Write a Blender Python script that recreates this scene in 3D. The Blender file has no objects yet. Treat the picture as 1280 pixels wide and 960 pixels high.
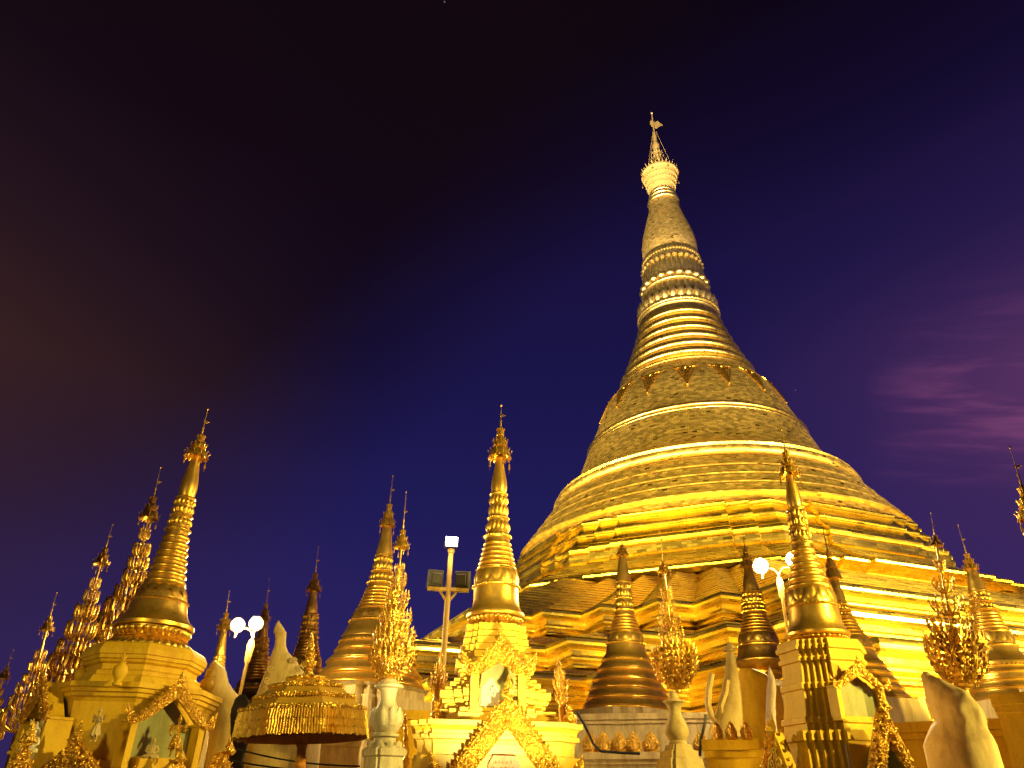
import bpy, math, random
from math import sin, cos, pi, radians, sqrt, atan2
from mathutils import Vector, Matrix, noise as mnoise
random.seed(7)
S = bpy.context.scene
COL = S.collection
# ------------------------------------------------------------------ camera
F = 945.0; TILT = radians(29.5); ROLL = radians(0.1)
CAMP = Vector((0, 0, 1.6))
FW = Vector((0, cos(TILT), sin(TILT)))
_r = Vector((1, 0, 0)); _u = Vector((0, -sin(TILT), cos(TILT)))
RI = _r * cos(ROLL) + _u * sin(ROLL)
UP = _u * cos(ROLL) - _r * sin(ROLL)
cam = bpy.data.cameras.new('camera'); camo = bpy.data.objects.new('camera', cam); COL.objects.link(camo)
cam.sensor_width = 36; cam.lens = F / 1280 * 36; cam.clip_start = 0.05; cam.clip_end = 3000
M = Matrix((RI, UP, -FW)).transposed().to_4x4(); M.translation = CAMP
camo.matrix_world = M
S.camera = camo
# ------------------------------------------------------------------ world: dusk sky
W = bpy.data.worlds.new('World'); S.world = W; W.use_nodes = True
nt = W.node_tree; nt.nodes.clear()
def N(t, **k):
    n = nt.nodes.new(t)
    for a, b in k.items(): setattr(n, a, b)
    return n
def L(a, b): nt.links.new(a, b)
def mathn(op, a=None, b=None, clamp=False):
    n = N('ShaderNodeMath', operation=op); n.use_clamp = clamp
    for i, v in enumerate((a, b)):
        if v is None: continue
        if isinstance(v, (int, float)): n.inputs[i].default_value = v
        else: L(v, n.inputs[i])
    return n.outputs[0]
def ramp(fac, stops, interp='EASE'):
    n = N('ShaderNodeValToRGB'); n.color_ramp.interpolation = interp
    e = n.color_ramp.elements
    while len(e) < len(stops): e.new(0.5)
    for q, (p, c) in zip(e, stops): q.position = p; q.color = (c if len(c) == 4 else (*c, 1))
    L(fac, n.inputs[0]); return n.outputs[0]
tc = N('ShaderNodeTexCoord'); sep = N('ShaderNodeSeparateXYZ'); L(tc.outputs['Generated'], sep.inputs[0])
X, Y, Z = sep.outputs
base = ramp(Z, [(0.0, (.0245, .0170, .128)), (.17, (.0225, .0158, .118)), (.33, (.0145, .0114, .093)), (.49, (.0105, .0080, .067)),
                (.60, (.0100, .0062, .052)), (.70, (.0068, .0034, .024)), (.80, (.0042, .0018, .0078)), (.86, (.0036, .0014, .0050))], 'LINEAR')
# the unlit black of the upper left
dk = mathn('DIVIDE', mathn('SUBTRACT', mathn('SUBTRACT', Z, .53), mathn('MULTIPLY', X, .9)), .27, True)
mx0 = N('ShaderNodeMixRGB', blend_type='MIX'); dk = mathn('MULTIPLY', dk, ramp(Z, [(.16, (.1,)*3), (.46, (1, 1, 1))], 'LINEAR')); L(mathn('MULTIPLY', dk, .88), mx0.inputs[0]); L(base, mx0.inputs[1]); mx0.inputs[2].default_value = (.0062, .0024, .0042, 1); base = mx0.outputs[0]
# town glow to the left: warm and less blue
azl = mathn('ADD', mathn('MULTIPLY', X, -2.4, False), -0.42, True)
azl = mathn('POWER', azl, 1.25)
elm = ramp(Z, [(0.0, (.3,)*3), (.25, (.45,)*3), (.45, (.85,)*3), (.58, (.34,)*3), (.70, (.07,)*3), (.85, (.02,)*3)], 'LINEAR')
wf = mathn('MULTIPLY', azl, elm, True)
mx = N('ShaderNodeMixRGB', blend_type='MIX'); L(wf, mx.inputs[0]); L(base, mx.inputs[1]); mx.inputs[2].default_value = (.046, .0175, .0165, 1)
# black zenith toward upper left-centre already in the ramp; violet to the right, streaked cloud
azr = mathn('MULTIPLY', mathn('SUBTRACT', X, 0.22), 2.6, True)
elr = ramp(Z, [(0.12, (.45,)*3), (.30, (.75,)*3), (.45, (.9,)*3), (.6, (.16,)*3), (.70, (0, 0, 0))], 'EASE')
pf = mathn('MULTIPLY', azr, elr, True)
mx2 = N('ShaderNodeMixRGB', blend_type='MIX'); L(mathn('MULTIPLY', pf, .8), mx2.inputs[0]); L(mx.outputs[0], mx2.inputs[1]); mx2.inputs[2].default_value = (.068, .026, .108, 1)
mr = N('ShaderNodeMapping'); L(tc.outputs['Generated'], mr.inputs[0]); mr.inputs['Rotation'].default_value = (0, radians(-15), 0)
mp = N('ShaderNodeMapping'); L(mr.outputs[0], mp.inputs[0]); mp.inputs['Scale'].default_value = (2.6, 2.6, 22)
nz = N('ShaderNodeTexNoise'); nz.inputs['Scale'].default_value = 1.5; nz.inputs['Detail'].default_value = 5; nz.inputs['Roughness'].default_value = .55; nz.inputs['Distortion'].default_value = .15
L(mp.outputs[0], nz.inputs['Vector'])
cl = ramp(nz.outputs[0], [(.44, (0, 0, 0)), (.66, (1, 1, 1))])
cz = mathn('SUBTRACT', Z, .405); cz = mathn('MULTIPLY', cz, cz); cz = mathn('MULTIPLY', cz, -230); cz = mathn('EXPONENT', cz)
cx = mathn('MULTIPLY', mathn('SUBTRACT', X, .42), 7.5, True)
cf = mathn('MULTIPLY', mathn('MULTIPLY', cl, cz), cx, True)
cg = mathn('ADD', cf, mathn('MULTIPLY', mathn('MULTIPLY', cz, cx), .22), True)
mx3 = N('ShaderNodeMixRGB', blend_type='MIX'); L(mathn('MULTIPLY', cg, .85), mx3.inputs[0]); L(mx2.outputs[0], mx3.inputs[1]); mx3.inputs[2].default_value = (.25, .066, .18, 1)
# a few faint stars
vo = N('ShaderNodeTexVoronoi'); vo.inputs['Scale'].default_value = 14; L(tc.outputs['Generated'], vo.inputs['Vector'])
vs_ = N('ShaderNodeSeparateXYZ'); L(vo.outputs['Color'], vs_.inputs[0])
st = mathn('MULTIPLY', mathn('LESS_THAN', vo.outputs['Distance'], .016), mathn('GREATER_THAN', vs_.outputs[0], .80))
ms = N('ShaderNodeMixRGB', blend_type='ADD'); L(st, ms.inputs[0]); L(mx3.outputs[0], ms.inputs[1]); ms.inputs[2].default_value = (.10, .09, .10, 1)
bg = N('ShaderNodeBackground'); bg.inputs[1].default_value = 1.0; L(ms.outputs[0], bg.inputs[0])
wo = N('ShaderNodeOutputWorld'); L(bg.outputs[0], wo.inputs[0])
# ------------------------------------------------------------------ exposure
S.view_settings.view_transform = 'Standard'; S.view_settings.look = 'None'
S.view_settings.exposure = 0; S.view_settings.gamma = 1
S.render.engine = 'CYCLES'
S.cycles.max_bounces = 5; S.cycles.diffuse_bounces = 2; S.cycles.glossy_bounces = 3
S.cycles.sample_clamp_indirect = 4; S.cycles.use_denoising = True
# ------------------------------------------------------------------ lights
AZ = atan2(.25665, .96651); AXD = 91.0
PAG = Vector((AXD * sin(AZ), AXD * cos(AZ), 0))          # axis of the great pagoda
WARM = (1.0, .77, .16); WHITE = (1.0, .80, .48)
def spot(loc, target, power, angle, color=WARM, radius=.25, blend=.6):
    l = bpy.data.lights.new('flood_or_fill_beam', 'SPOT'); l.energy = power; l.color = color; l.spot_size = radians(angle); l.spot_blend = blend; l.shadow_soft_size = radius
    o = bpy.data.objects.new('flood_or_fill_beam', l); COL.objects.link(o); o.location = loc
    o.rotation_euler = (Vector(target) - Vector(loc)).to_track_quat('-Z', 'Y').to_euler(); return o
def pag_pt(ang, r, h):   # polar about the pagoda axis, degrees
    return Vector((PAG.x + r * cos(radians(ang)), PAG.y + r * sin(radians(ang)), h))
# moonless dusk: a faint sun just under the horizon glow
sl = bpy.data.lights.new('dusk_sun', 'SUN'); sl.energy = .02; sl.angle = radians(10); sl.color = (.6, .55, 1)
so = bpy.data.objects.new('dusk_sun', sl); COL.objects.link(so); so.rotation_euler = (radians(70), 0, radians(60))
# floodlights of the great pagoda (they stand round its foot, aimed up)
for ang, rr_, h, tr, tgt, pw, sz in ((-172, 74, 4, 42, 9, 180, 62), (-146, 76, 5, 42, 8, 270, 60), (-122, 73, 4, 43, 7.5, 330, 66), (-97, 71, 5, 43, 7.5, 330, 66), (-66, 69, 1.5, 44, 7.5, 250, 46), (-40, 72, 4, 40, 9, 300, 62)):
    spot(pag_pt(ang, rr_, h), pag_pt(ang, tr, tgt), pw * 1000, sz, WARM, .25, .8)
# ground floods that rake along the stepped sides of the terraces
spot((60, 22, 3.0), (28, 46, 9.5), 1100000, 50, WARM, .25, .6)
spot((27, 19, 3.0), (6, 47, 9.5), 420000, 60, WARM, .25, .7)
spot((-30, 42, 3.0), (0, 50, 9.5), 380000, 60, WARM, .25, .7)
for ang, pw in ((-155, 330), (-122, 210), (-97, 210), (-60, 370)):
    spot(pag_pt(ang, 74, 6), pag_pt(ang, 0, 59), pw * 1000, 32, (1, .80, .36), .25, .6)
spot(pag_pt(-118, 74, 6), pag_pt(0, 0, 88), 1500000, 20, (1, .81, .44), .25, .8)
for ang, pw in ((-140, 420), (-84, 420)):           # narrow beams on the ringed neck
    spot(pag_pt(ang, 74, 6), pag_pt(0, 0, 56), pw * 1000, 15, (1, .82, .42), .25, .8)
# lamps of the terrace among the shrines, with added fill beams
spot((10.5, 4.5, 6.5), (-3.5, 12.5, 4.3), 10000, 56, WARM, .3)          # lamp post behind the viewer, right
spot((-7.5, 0.0, 4.5), (-4, 14, 6), 1500, 90, WARM, .4)              # added fill beside the viewer, left; brightens the left stupa
spot((0.3, 6.2, 1.4), (-.2, 12, 4.4), 3900, 44, (1, .80, .27), .1)   # ground flood at the middle shrine
spot((12.5, 8.6, 1.8), (5.6, 11.6, 4.0), 6500, 40, WARM, .15)          # ground flood at the right shrine
spot((5.0, 15.5, 1.5), (4.6, 26, 11.4), 11000, 48, WARM, .2, .5)  # added fill, brightens the small stupas from the front
spot((17, 14.5, 1.5), (11.8, 23, 9.5), 14000, 56, WARM, .2, .5)   # added fill, far right                # unseen source that brightens the small stupas
spot((-6.0, 12.0, 1.5), (-5, 25, 9), 2000, 80, WARM, .2)  # added fill for the stupas left of centre
# ------------------------------------------------------------------ materials
def mat(name): 
    m = bpy.data.materials.new(name); m.use_nodes = True
    global nt; nt = m.node_tree
    return m, nt.nodes['Principled BSDF']
def mix(fac, a, b, bt='MIX'):
    n = N('ShaderNodeMixRGB', blend_type=bt)
    for i, v in enumerate((fac, a, b)):
        if isinstance(v, (int, float)): n.inputs[i].default_value = v
        elif isinstance(v, tuple): n.inputs[i].default_value = (*v, 1)[:4]
        else: L(v, n.inputs[i])
    return n.outputs[0]
def noise(scale, detail=4, rough=.55, vec=None):
    n = N('ShaderNodeTexNoise'); n.inputs['Scale'].default_value = scale; n.inputs['Detail'].default_value = detail; n.inputs['Roughness'].default_value = rough
    if vec is not None: L(vec, n.inputs['Vector'])
    return n.outputs[0]
def bump(h, strength, dist, nrm=None):
    n = N('ShaderNodeBump'); n.inputs['Strength'].default_value = strength; n.inputs['Distance'].default_value = dist
    L(h, n.inputs['Height'])
    if nrm is not None: L(nrm, n.inputs['Normal'])
    return n.outputs[0]
def plates(name, c1, c2, tw, th, rough, tilt, metal=1.0, bstr=.5, rv=.16, dk=.012):
    m, p = mat(name)
    uv = N('ShaderNodeUVMap'); 
    br = N('ShaderNodeTexBrick'); L(uv.outputs[0], br.inputs['Vector'])
    br.inputs['Color1'].default_value = (*c1, 1); br.inputs['Color2'].default_value = (*c2, 1); br.inputs['Mortar'].default_value = (c2[0]*.72, c2[1]*.68, c2[2]*.6, 1)
    br.inputs['Scale'].default_value = 1; br.inputs['Mortar Size'].default_value = .022; br.inputs['Mortar Smooth'].default_value = .3
    br.inputs['Brick Width'].default_value = tw; br.inputs['Row Height'].default_value = th
    # one random value for every plate
    sx = N('ShaderNodeSeparateXYZ'); L(uv.outputs[0], sx.inputs[0])
    row = mathn('FLOOR', mathn('DIVIDE', sx.outputs[1], th))
    off = mathn('MULTIPLY', mathn('MODULO', row, 2.0), .5)
    cc = mathn('FLOOR', mathn('ADD', mathn('DIVIDE', sx.outputs[0], tw), off))
    cmb = N('ShaderNodeCombineXYZ'); L(cc, cmb.inputs[0]); L(row, cmb.inputs[1])
    wn = N('ShaderNodeTexWhiteNoise'); wn.noise_dimensions = '2D'; L(cmb.outputs[0], wn.inputs['Vector'])
    dark = ramp(wn.outputs['Value'], [(0, (.22, .2, .18)), (dk, (.3, .28, .25)), (dk*1.7, (.80, .79, .77)), (1, (1, 1, 1))], 'LINEAR')
    tcx = N('ShaderNodeTexCoord')
    big = ramp(noise(.35, 5, .6, tcx.outputs['Object']), [(.3, (.88, .86, .83)), (.65, (1, 1, 1))])
    col = mix(1, mix(1, br.outputs['Color'], dark, 'MULTIPLY'), big, 'MULTIPLY')
    L(col, p.inputs['Base Color'])
    p.inputs['Metallic'].default_value = metal
    rr = mathn('ADD', mathn('MULTIPLY', wn.outputs['Value'], rv), rough - rv/2); L(rr, p.inputs['Roughness'])
    ge = N('ShaderNodeNewGeometry')
    vs = N('ShaderNodeVectorMath', operation='SUBTRACT'); L(wn.outputs['Color'], vs.inputs[0]); vs.inputs[1].default_value = (.5, .5, .5)
    sc = N('ShaderNodeVectorMath', operation='SCALE'); L(vs.outputs[0], sc.inputs[0]); sc.inputs['Scale'].default_value = tilt
    ad = N('ShaderNodeVectorMath', operation='ADD'); L(ge.outputs['Normal'], ad.inputs[0]); L(sc.outputs[0], ad.inputs[1])
    nn = N('ShaderNodeVectorMath', operation='NORMALIZE'); L(ad.outputs[0], nn.inputs[0])
    L(bump(br.outputs['Fac'], -bstr, .03, nn.outputs[0]), p.inputs['Normal'])
    return m
def gold(name, col, rough=.3, metal=1.0, bs=.15, nscale=14, wear=.5, dist=.02):
    m, p = mat(name)
    tcx = N('ShaderNodeTexCoord'); o = tcx.outputs['Object']
    w = ramp(noise(3.2, 6, .6, o), [(.35, (.55, .48, .4)), (.62, (1, 1, 1))])
    fine = ramp(noise(nscale * 3, 3, .5, o), [(.3, (.8, .78, .74)), (.7, (1, 1, 1))])
    c = mix(wear, col, w, 'MULTIPLY'); c = mix(.6, c, fine, 'MULTIPLY')
    L(c, p.inputs['Base Color']); p.inputs['Metallic'].default_value = metal
    L(mathn('ADD', mathn('MULTIPLY', noise(nscale * .6, 4, .6, o), .3), rough - .13), p.inputs['Roughness'])
    L(bump(noise(nscale, 5, .6, o), bs, dist), p.inputs['Normal'])
    return m
def paint(name, col, rough=.6, bs=.2, nscale=9, dirt=(.55, .45, .35), stain=.5, spec=.2):
    m, p = mat(name)
    tcx = N('ShaderNodeTexCoord'); o = tcx.outputs['Object']
    mpn = N('ShaderNodeMapping'); L(o, mpn.inputs[0]); mpn.inputs['Scale'].default_value = (1, 1, .25)
    st = ramp(noise(4.5, 6, .65, mpn.outputs[0]), [(.36, dirt), (.60, (1, 1, 1))])
    c = mix(stain, col, st, 'MULTIPLY')
    c = mix(.5, c, ramp(noise(30, 3, .6, o), [(.3, (.8, .8, .8)), (.7, (1, 1, 1))]), 'MULTIPLY')
    L(c, p.inputs['Base Color']); p.inputs['Roughness'].default_value = rough
    p.inputs['Specular IOR Level'].default_value = spec
    L(bump(noise(nscale, 6, .65, o), bs, .02), p.inputs['Normal'])
    return m
def emis(name, col, st):
    m, p = mat(name); p.inputs['Base Color'].default_value = (*col, 1); p.inputs['Emission Color'].default_value = (*col, 1); p.inputs['Emission Strength'].default_value = st
    return m
G_PLATE = plates('pagoda_gold_plates', (1.0, .74, .15), (.88, .62, .11), .90, .24, .29, .02, 1.0, .06, .07, .004)
G_BELL = plates('bell_gold_plates', (1.0, .69, .20), (.92, .62, .165), .50, .26, .43, .025, .94)
G_TOP = plates('upper_gold_plates', (.98, .70, .26), (.88, .61, .22), .40, .20, .44, .05, .86)
G_BAND = gold('polished_band_gold', (1, .72, .22), .30, 1, .1, 3)
G_LOTUS = gold('lotus_gold', (1, .77, .33), .38, 1, .1, 4)
G_FIN = gold('crown_gold', (.95, .66, .26), .42, .45, .2, 6, .4)
G_STUPA = gold('stupa_leaf_gold', (1.0, .61, .09), .32, .88, .22, 10, .35)
G_DARK = gold('aged_and_dim_gold', (.78, .46, .075), .36, 1, .25, 9, .75)  # aged gold; its darkness also puts the trees' dim lighting into colour
G_ORN = gold('ornament_gold', (1.0, .62, .10), .34, .85, .5, 22, .5, .03)
def carved(name, col, rough, metal):
    m, p = mat(name); o = N('ShaderNodeTexCoord').outputs['Object']
    v = N('ShaderNodeTexVoronoi'); v.feature = 'SMOOTH_F1'; v.inputs['Scale'].default_value = 19; v.inputs['Smoothness'].default_value = .35; L(o, v.inputs['Vector'])
    v2 = N('ShaderNodeTexVoronoi'); v2.feature = 'SMOOTH_F1'; v2.inputs['Scale'].default_value = 46; v2.inputs['Smoothness'].default_value = .3; L(o, v2.inputs['Vector'])
    h = mathn('ADD', mathn('MULTIPLY', v.outputs['Distance'], .7), mathn('MULTIPLY', v2.outputs['Distance'], .35))
    c = mix(.6, col, ramp(noise(5, 6, .6, o), [(.35, (.55, .46, .36)), (.6, (1, 1, 1))]), 'MULTIPLY')
    L(c, p.inputs['Base Color']); p.inputs['Metallic'].default_value = metal; p.inputs['Roughness'].default_value = rough
    L(bump(h, .9, -.06), p.inputs['Normal']); return m
G_ORN = carved('carved_ornament_gold', (1.0, .58, .07), .36, .7)
G_TREE = gold('tree_gold', (.95, .58, .09), .34, .9, .3, 20, .6)
P_OCHRE = paint('ochre_gold_paint', (.76, .47, .02), .62, .25, 7, (.66, .55, .35), .5, .25)
P_YEL = paint('bright_gold_tiles', (.88, .58, .05), .35, .12, 8, (.75, .62, .4), .45, .6)
P_CREAM = paint('cream_limewash', (.62, .46, .19), .7, .35, 6, (.45, .38, .28), .6, .2)
P_WHITE = paint('old_white_stone', (.78, .68, .46), .6, .4, 10, (.34, .28, .22), .55, .3)
P_TEAL = paint('green_grey_plaster', (.34, .34, .14), .6, .1, 8)
P_PINK = paint('stone_plaque', (.60, .42, .30), .6, .15, 12)
P_INK = paint('dark_lettering', (.05, .035, .02), .6)
P_RED = paint('rust_red_cloth', (.55, .22, .035), .75, .3, 40)
P_CLOTH = gold('golden_cloth', (.80, .48, .06), .42, .45, .6, 40, .35, .01)
P_METAL = paint('grey_painted_metal', (.045, .036, .026), .45, .1, 12)
P_POLE = paint('painted_lamp_post', (.42, .26, .06), .4, .1, 12)
P_BLACK = paint('black_cable', (.02, .018, .016), .6)
P_TILE = paint('marble_paving', (.45, .42, .38), .3, .05, 2)
P_LILAC = paint('pale_lilac_stone', (.55, .46, .44), .6, .2, 8)
E_LAMP = emis('lit_lamp_glass', (1, .80, .40), 60)
E_LAMPW = emis('lit_white_lamp_glass', (1, .93, .75), 30)
E_HALO = emis('lit_halo', (.55, .95, 1.0), 3.0)
# ------------------------------------------------------------------ mesh helpers
class MB:
    def __init__(s): s.v = []; s.f = []; s.uv = []
    def vert(s, p): s.v.append(tuple(p)); return len(s.v) - 1
    def face(s, idx, uv=None):
        s.f.append(tuple(idx)); s.uv.append(uv or [(0, 0)] * len(idx))
    def grid(s, rows, closed=True, uvs=None, capb=False, capt=False):
        ids = [[s.vert(p) for p in r] for r in rows]
        n = len(rows[0])
        for i in range(len(rows) - 1):
            for j in range(n if closed else n - 1):
                k = (j + 1) % n
                uv = uvs(i, j) if uvs else None
                s.face((ids[i][j], ids[i][k], ids[i+1][k], ids[i+1][j]), uv)
        if capb: s.face(ids[0][::-1])
        if capt: s.face(ids[-1])
    def lathe(s, prof, seg=48, c=(0, 0), rmod=None, uvr=True, capb=False, capt=False):
        rows = []; vv = [0]
        for k, (r, z) in enumerate(prof):
            rows.append([(c[0] + (r if not rmod else rmod(2*pi*j/seg, k, r)) * cos(2*pi*j/seg), c[1] + (r if not rmod else rmod(2*pi*j/seg, k, r)) * sin(2*pi*j/seg), z) for j in range(seg)])
            if k: vv.append(vv[-1] + sqrt((r - prof[k-1][0])**2 + (z - prof[k-1][1])**2))
        def uvs(i, j):
            R = (prof[i][0] + prof[i+1][0]) / 2
            a, b = 2*pi*j/seg*R, 2*pi*(j+1)/seg*R
            return [(a, vv[i]), (b, vv[i]), (b, vv[i+1]), (a, vv[i+1])]
        s.grid(rows, True, uvs, capb, capt)
    def petals(s, z0, z1, r0, r1, n, dep, scal=.35, ph=0, sub=6, rows=6):
        R = []
        for k in range(rows + 1):
            t = k / rows; row = []
            for j in range(n * sub):
                th = 2*pi*j/(n*sub) + ph; c = abs(cos(n*(th-ph)/2))
                r = r0 + (r1-r0)*t + dep * (c**.7) * (sin(pi*(.12+.8*t))**.8)
                z = z0 + (z1-z0)*t - scal*(z1-z0)*(1-c)*t*t
                row.append((r*cos(th), r*sin(th), z))
            R.append(row)
        s.grid(R)
    def ball(s, c, r, n=8, m=5, sz=1):
        rows = []
        for i in range(m + 1):
            a = -pi/2 + pi*i/m
            rows.append([(c[0]+max(r*cos(a), r*.02)*cos(2*pi*j/n), c[1]+max(r*cos(a), r*.02)*sin(2*pi*j/n), c[2]+r*sz*sin(a)) for j in range(n)])
        s.grid(rows)
    def beads(s, z, R, n, r, sz=1, ph=0, nn=6, m=4):
        for j in range(n):
            a = 2*pi*j/n + ph; s.ball((R*cos(a), R*sin(a), z), r, nn, m, sz)
    def box(s, x0, x1, y0, y1, z0, z1, mtx=None):
        P = [Vector((x, y, z)) for z in (z0, z1) for x, y in ((x0, y0), (x1, y0), (x1, y1), (x0, y1))]
        if mtx is not None: P = [mtx @ p for p in P]
        i = [s.vert(p) for p in P]
        for q in ((3, 2, 1, 0), (4, 5, 6, 7), (0, 1, 5, 4), (1, 2, 6, 5), (2, 3, 7, 6), (3, 0, 4, 7)): s.face([i[k] for k in q])
    def tube(s, pts, rad, n=6, cap=True):
        pts = [Vector(p) for p in pts]
        if not isinstance(rad, (list, tuple)): rad = [rad] * len(pts)
        rows = []; ref = None
        for i, p in enumerate(pts):
            t = (pts[min(i+1, len(pts)-1)] - pts[max(i-1, 0)]).normalized()
            if ref is None: ref = Vector((0, 0, 1)) if abs(t.z) < .9 else Vector((1, 0, 0))
            a = t.cross(ref).normalized(); b = a.cross(t).normalized(); ref = b
            rows.append([p + (a*cos(2*pi*j/n) + b*sin(2*pi*j/n)) * rad[i] for j in range(n)])
        s.grid(rows, True, None, cap, cap)
    def leaf(s, p, d, nrm, ln, w, th=.15, curl=0.):
        p = Vector(p); d = Vector(d).normalized(); nrm = Vector(nrm); sd = d.cross(nrm).normalized(); nr = sd.cross(d).normalized()
        tip = p + d*ln + nr*curl*ln
        a = s.vert(p); b = s.vert(p + d*ln*.4 + sd*w/2); c = s.vert(p + d*ln*.4 - sd*w/2); t = s.vert(tip)
        f = s.vert(p + d*ln*.45 + nr*w*th); g = s.vert(p + d*ln*.45 - nr*w*th)
        for q in ((a, f, b), (b, f, t), (t, f, c), (c, f, a), (a, b, g), (b, t, g), (t, c, g), (c, a, g)): s.face(q)
    def poly(s, outline, mtx, th):   # 2-D outline (x,z) extruded along y by th, local frame mtx
        n = len(outline)
        a = [s.vert(mtx @ Vector((x, 0, z))) for x, z in outline]; b = [s.vert(mtx @ Vector((x, th, z))) for x, z in outline]
        s.face(a); s.face(b[::-1])
        for i in range(n): k = (i+1) % n; s.face((a[k], a[i], b[i], b[k]))
    def strip(s, inner, outer, mtx, th):  # band between two 2-D polylines, extruded, slightly domed
        n = len(inner); R = []
        for (xi, zi), (xo, zo) in zip(inner, outer):
            mx_, mz_ = (xi+xo)/2, (zi+zo)/2
            R.append([mtx @ Vector(q) for q in ((xi, th, zi), (xi, 0, zi), (mx_, -th*.35, mz_), (xo, 0, zo), (xo, th, zo))])
        s.grid(R, True)
        s.face([len(s.v) - 5 + k for k in range(5)][::-1]); s.face([len(s.v) - 5*n + k for k in range(5)])
    def spiral(s, c, r, turns, mtx, tr, dirn=1, a0=0, n=5):
        pts = []; K = int(10*turns) + 2
        for k in range(K):
            t = k/(K-1); a = a0 + dirn*2*pi*turns*t; q = r*(1-.85*t)
            pts.append(mtx @ Vector((c[0]+q*cos(a), -tr*.5, c[1]+q*sin(a))))
        s.tube(pts, [tr*(1-.45*k/(K-1)) for k in range(K)], n)
    def loft(s, rows, seg=20, flat=.8):  # rows: (cx, cy, z, hx, hy)
        R = [[(cx+hx*cos(2*pi*j/seg), cy+hy*sin(2*pi*j/seg), z) for j in range(seg)] for cx, cy, z, hx, hy in rows]
        s.grid(R, True, None, True, True)
    def build(s, name, m, parent=None, smooth=True, ang=38, label=None):
        me = bpy.data.meshes.new(name); me.from_pydata(s.v, [], s.f); 
        ul = me.uv_layers.new(name='UVMap'); k = 0
        flat = [c for q in s.uv for w in q for c in w]
        ul.data.foreach_set('uv', flat)
        me.materials.append(m)
        if smooth:
            me.shade_smooth(); me.set_sharp_from_angle(angle=radians(ang))
        me.update()
        o = bpy.data.objects.new(name, me); COL.objects.link(o)
        if parent is not None: o.parent = parent
        if label: o['label'] = label
        return o
def tag(o, label, cat=None, group=None, kind=None):
    if label: o['label'] = label
    if cat: o['category'] = cat
    if group: o['group'] = group
    if kind: o['kind'] = kind
    return o
def thing(name, label, cat, group=None, mtx=None):
    o = bpy.data.objects.new(name, None); COL.objects.link(o); o.empty_display_size = .2
    if mtx is not None: o.matrix_world = mtx
    return tag(o, label, cat, group)
# ------------------------------------------------------------------ photograph rows -> metres
def ray(x, y):
    d = FW*F + RI*(x-640) + UP*(480-y); return d / sqrt(d.x**2 + d.y**2)
def at(x, y, D): return CAMP + ray(x, y)*D
class Ax:
    """vertical (or slightly leaning) axis of an upright thing standing D metres away"""
    def __init__(s, D, base, tip=None):
        B = at(*base, D); h = ray(*base); n = Vector((h.x, h.y, 0)).normalized()
        if tip is None: a = Vector((0, 0, 1))
        else:
            r = ray(*tip); t = ((B - CAMP).dot(n)) / r.dot(n); a = (CAMP + r*t - B).normalized()
        s.a = a; s.O = B - a*(B.z/a.z)
        y = (n - a*n.dot(a)).normalized(); x = y.cross(a)
        s.mtx = Matrix((x, y, a)).transposed().to_4x4(); s.mtx.translation = s.O
        s.inv = s.mtx.inverted()
    def z(s, y):
        d = s.O - CAMP; k = 480 - y
        return (F*d.dot(UP) - k*d.dot(FW)) / (k*s.a.dot(FW) - F*s.a.dot(UP))
    def m(s, y): return (s.O + s.a*s.z(y) - CAMP).dot(FW) / F
    def r(s, y, hw): return hw * s.m(y)
    def rz(s, y, hw): return (s.r(y, hw), s.z(y))
def redent(a, lv):
    """plan of a square with stepped corners, lv = rising fractions of the half side"""
    Lv = [q*a for q in lv]; n = len(Lv) - 1; q = []
    for i in range(n + 1):
        q.append((Lv[i], Lv[n-i]))
        if i < n: q.append((Lv[i], Lv[n-i-1]))
    # q runs from the top side's right end to the right side's top end
    pts = []
    for k in range(4):
        c, s_ = cos(-k*pi/2), sin(-k*pi/2)
        for x, y in q: pts.append((x*c - y*s_, x*s_ + y*c))
    return pts[::-1]
def loft_plan(mb, rows, rot=0, cap=True):   # rows: (z, plan points)
    c, s_ = cos(rot), sin(rot)
    n = len(rows[0][1]); vv = 0; prev = None
    for i, (z, P) in enumerate(rows):
        R = [(x*c - y*s_, x*s_ + y*c, z) for x, y in P]
        if prev is not None:
            dv = (Vector(R[0]) - Vector(prev[0])).length; u = 0
            dv = min(dv, abs(R[0][2]-prev[0][2]) + .6*abs(Vector(R[0][:2]).length - Vector(prev[0][:2]).length) + .05)
            for j in range(n):
                k = (j+1) % n; w = (Vector(R[k]) - Vector(R[j])).length
                ids = [mb.vert(q) for q in (prev[j], prev[k], R[k], R[j])]
                mb.face(ids, [(u, vv), (u+w, vv), (u+w, vv+dv), (u, vv+dv)]); u += w
            vv += dv
        prev = R
    if cap: mb.face([mb.vert(q) for q in prev])
# ------------------------------------------------------------------ the setting
g = MB(); g.grid([[(-900, -900, 0), (900, -900, 0)], [(-900, 900, 0), (900, 900, 0)]], False)
tag(g.build('ground', P_TILE, None, False), 'pale marble paving of the temple platform', None, None, 'structure')
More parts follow.
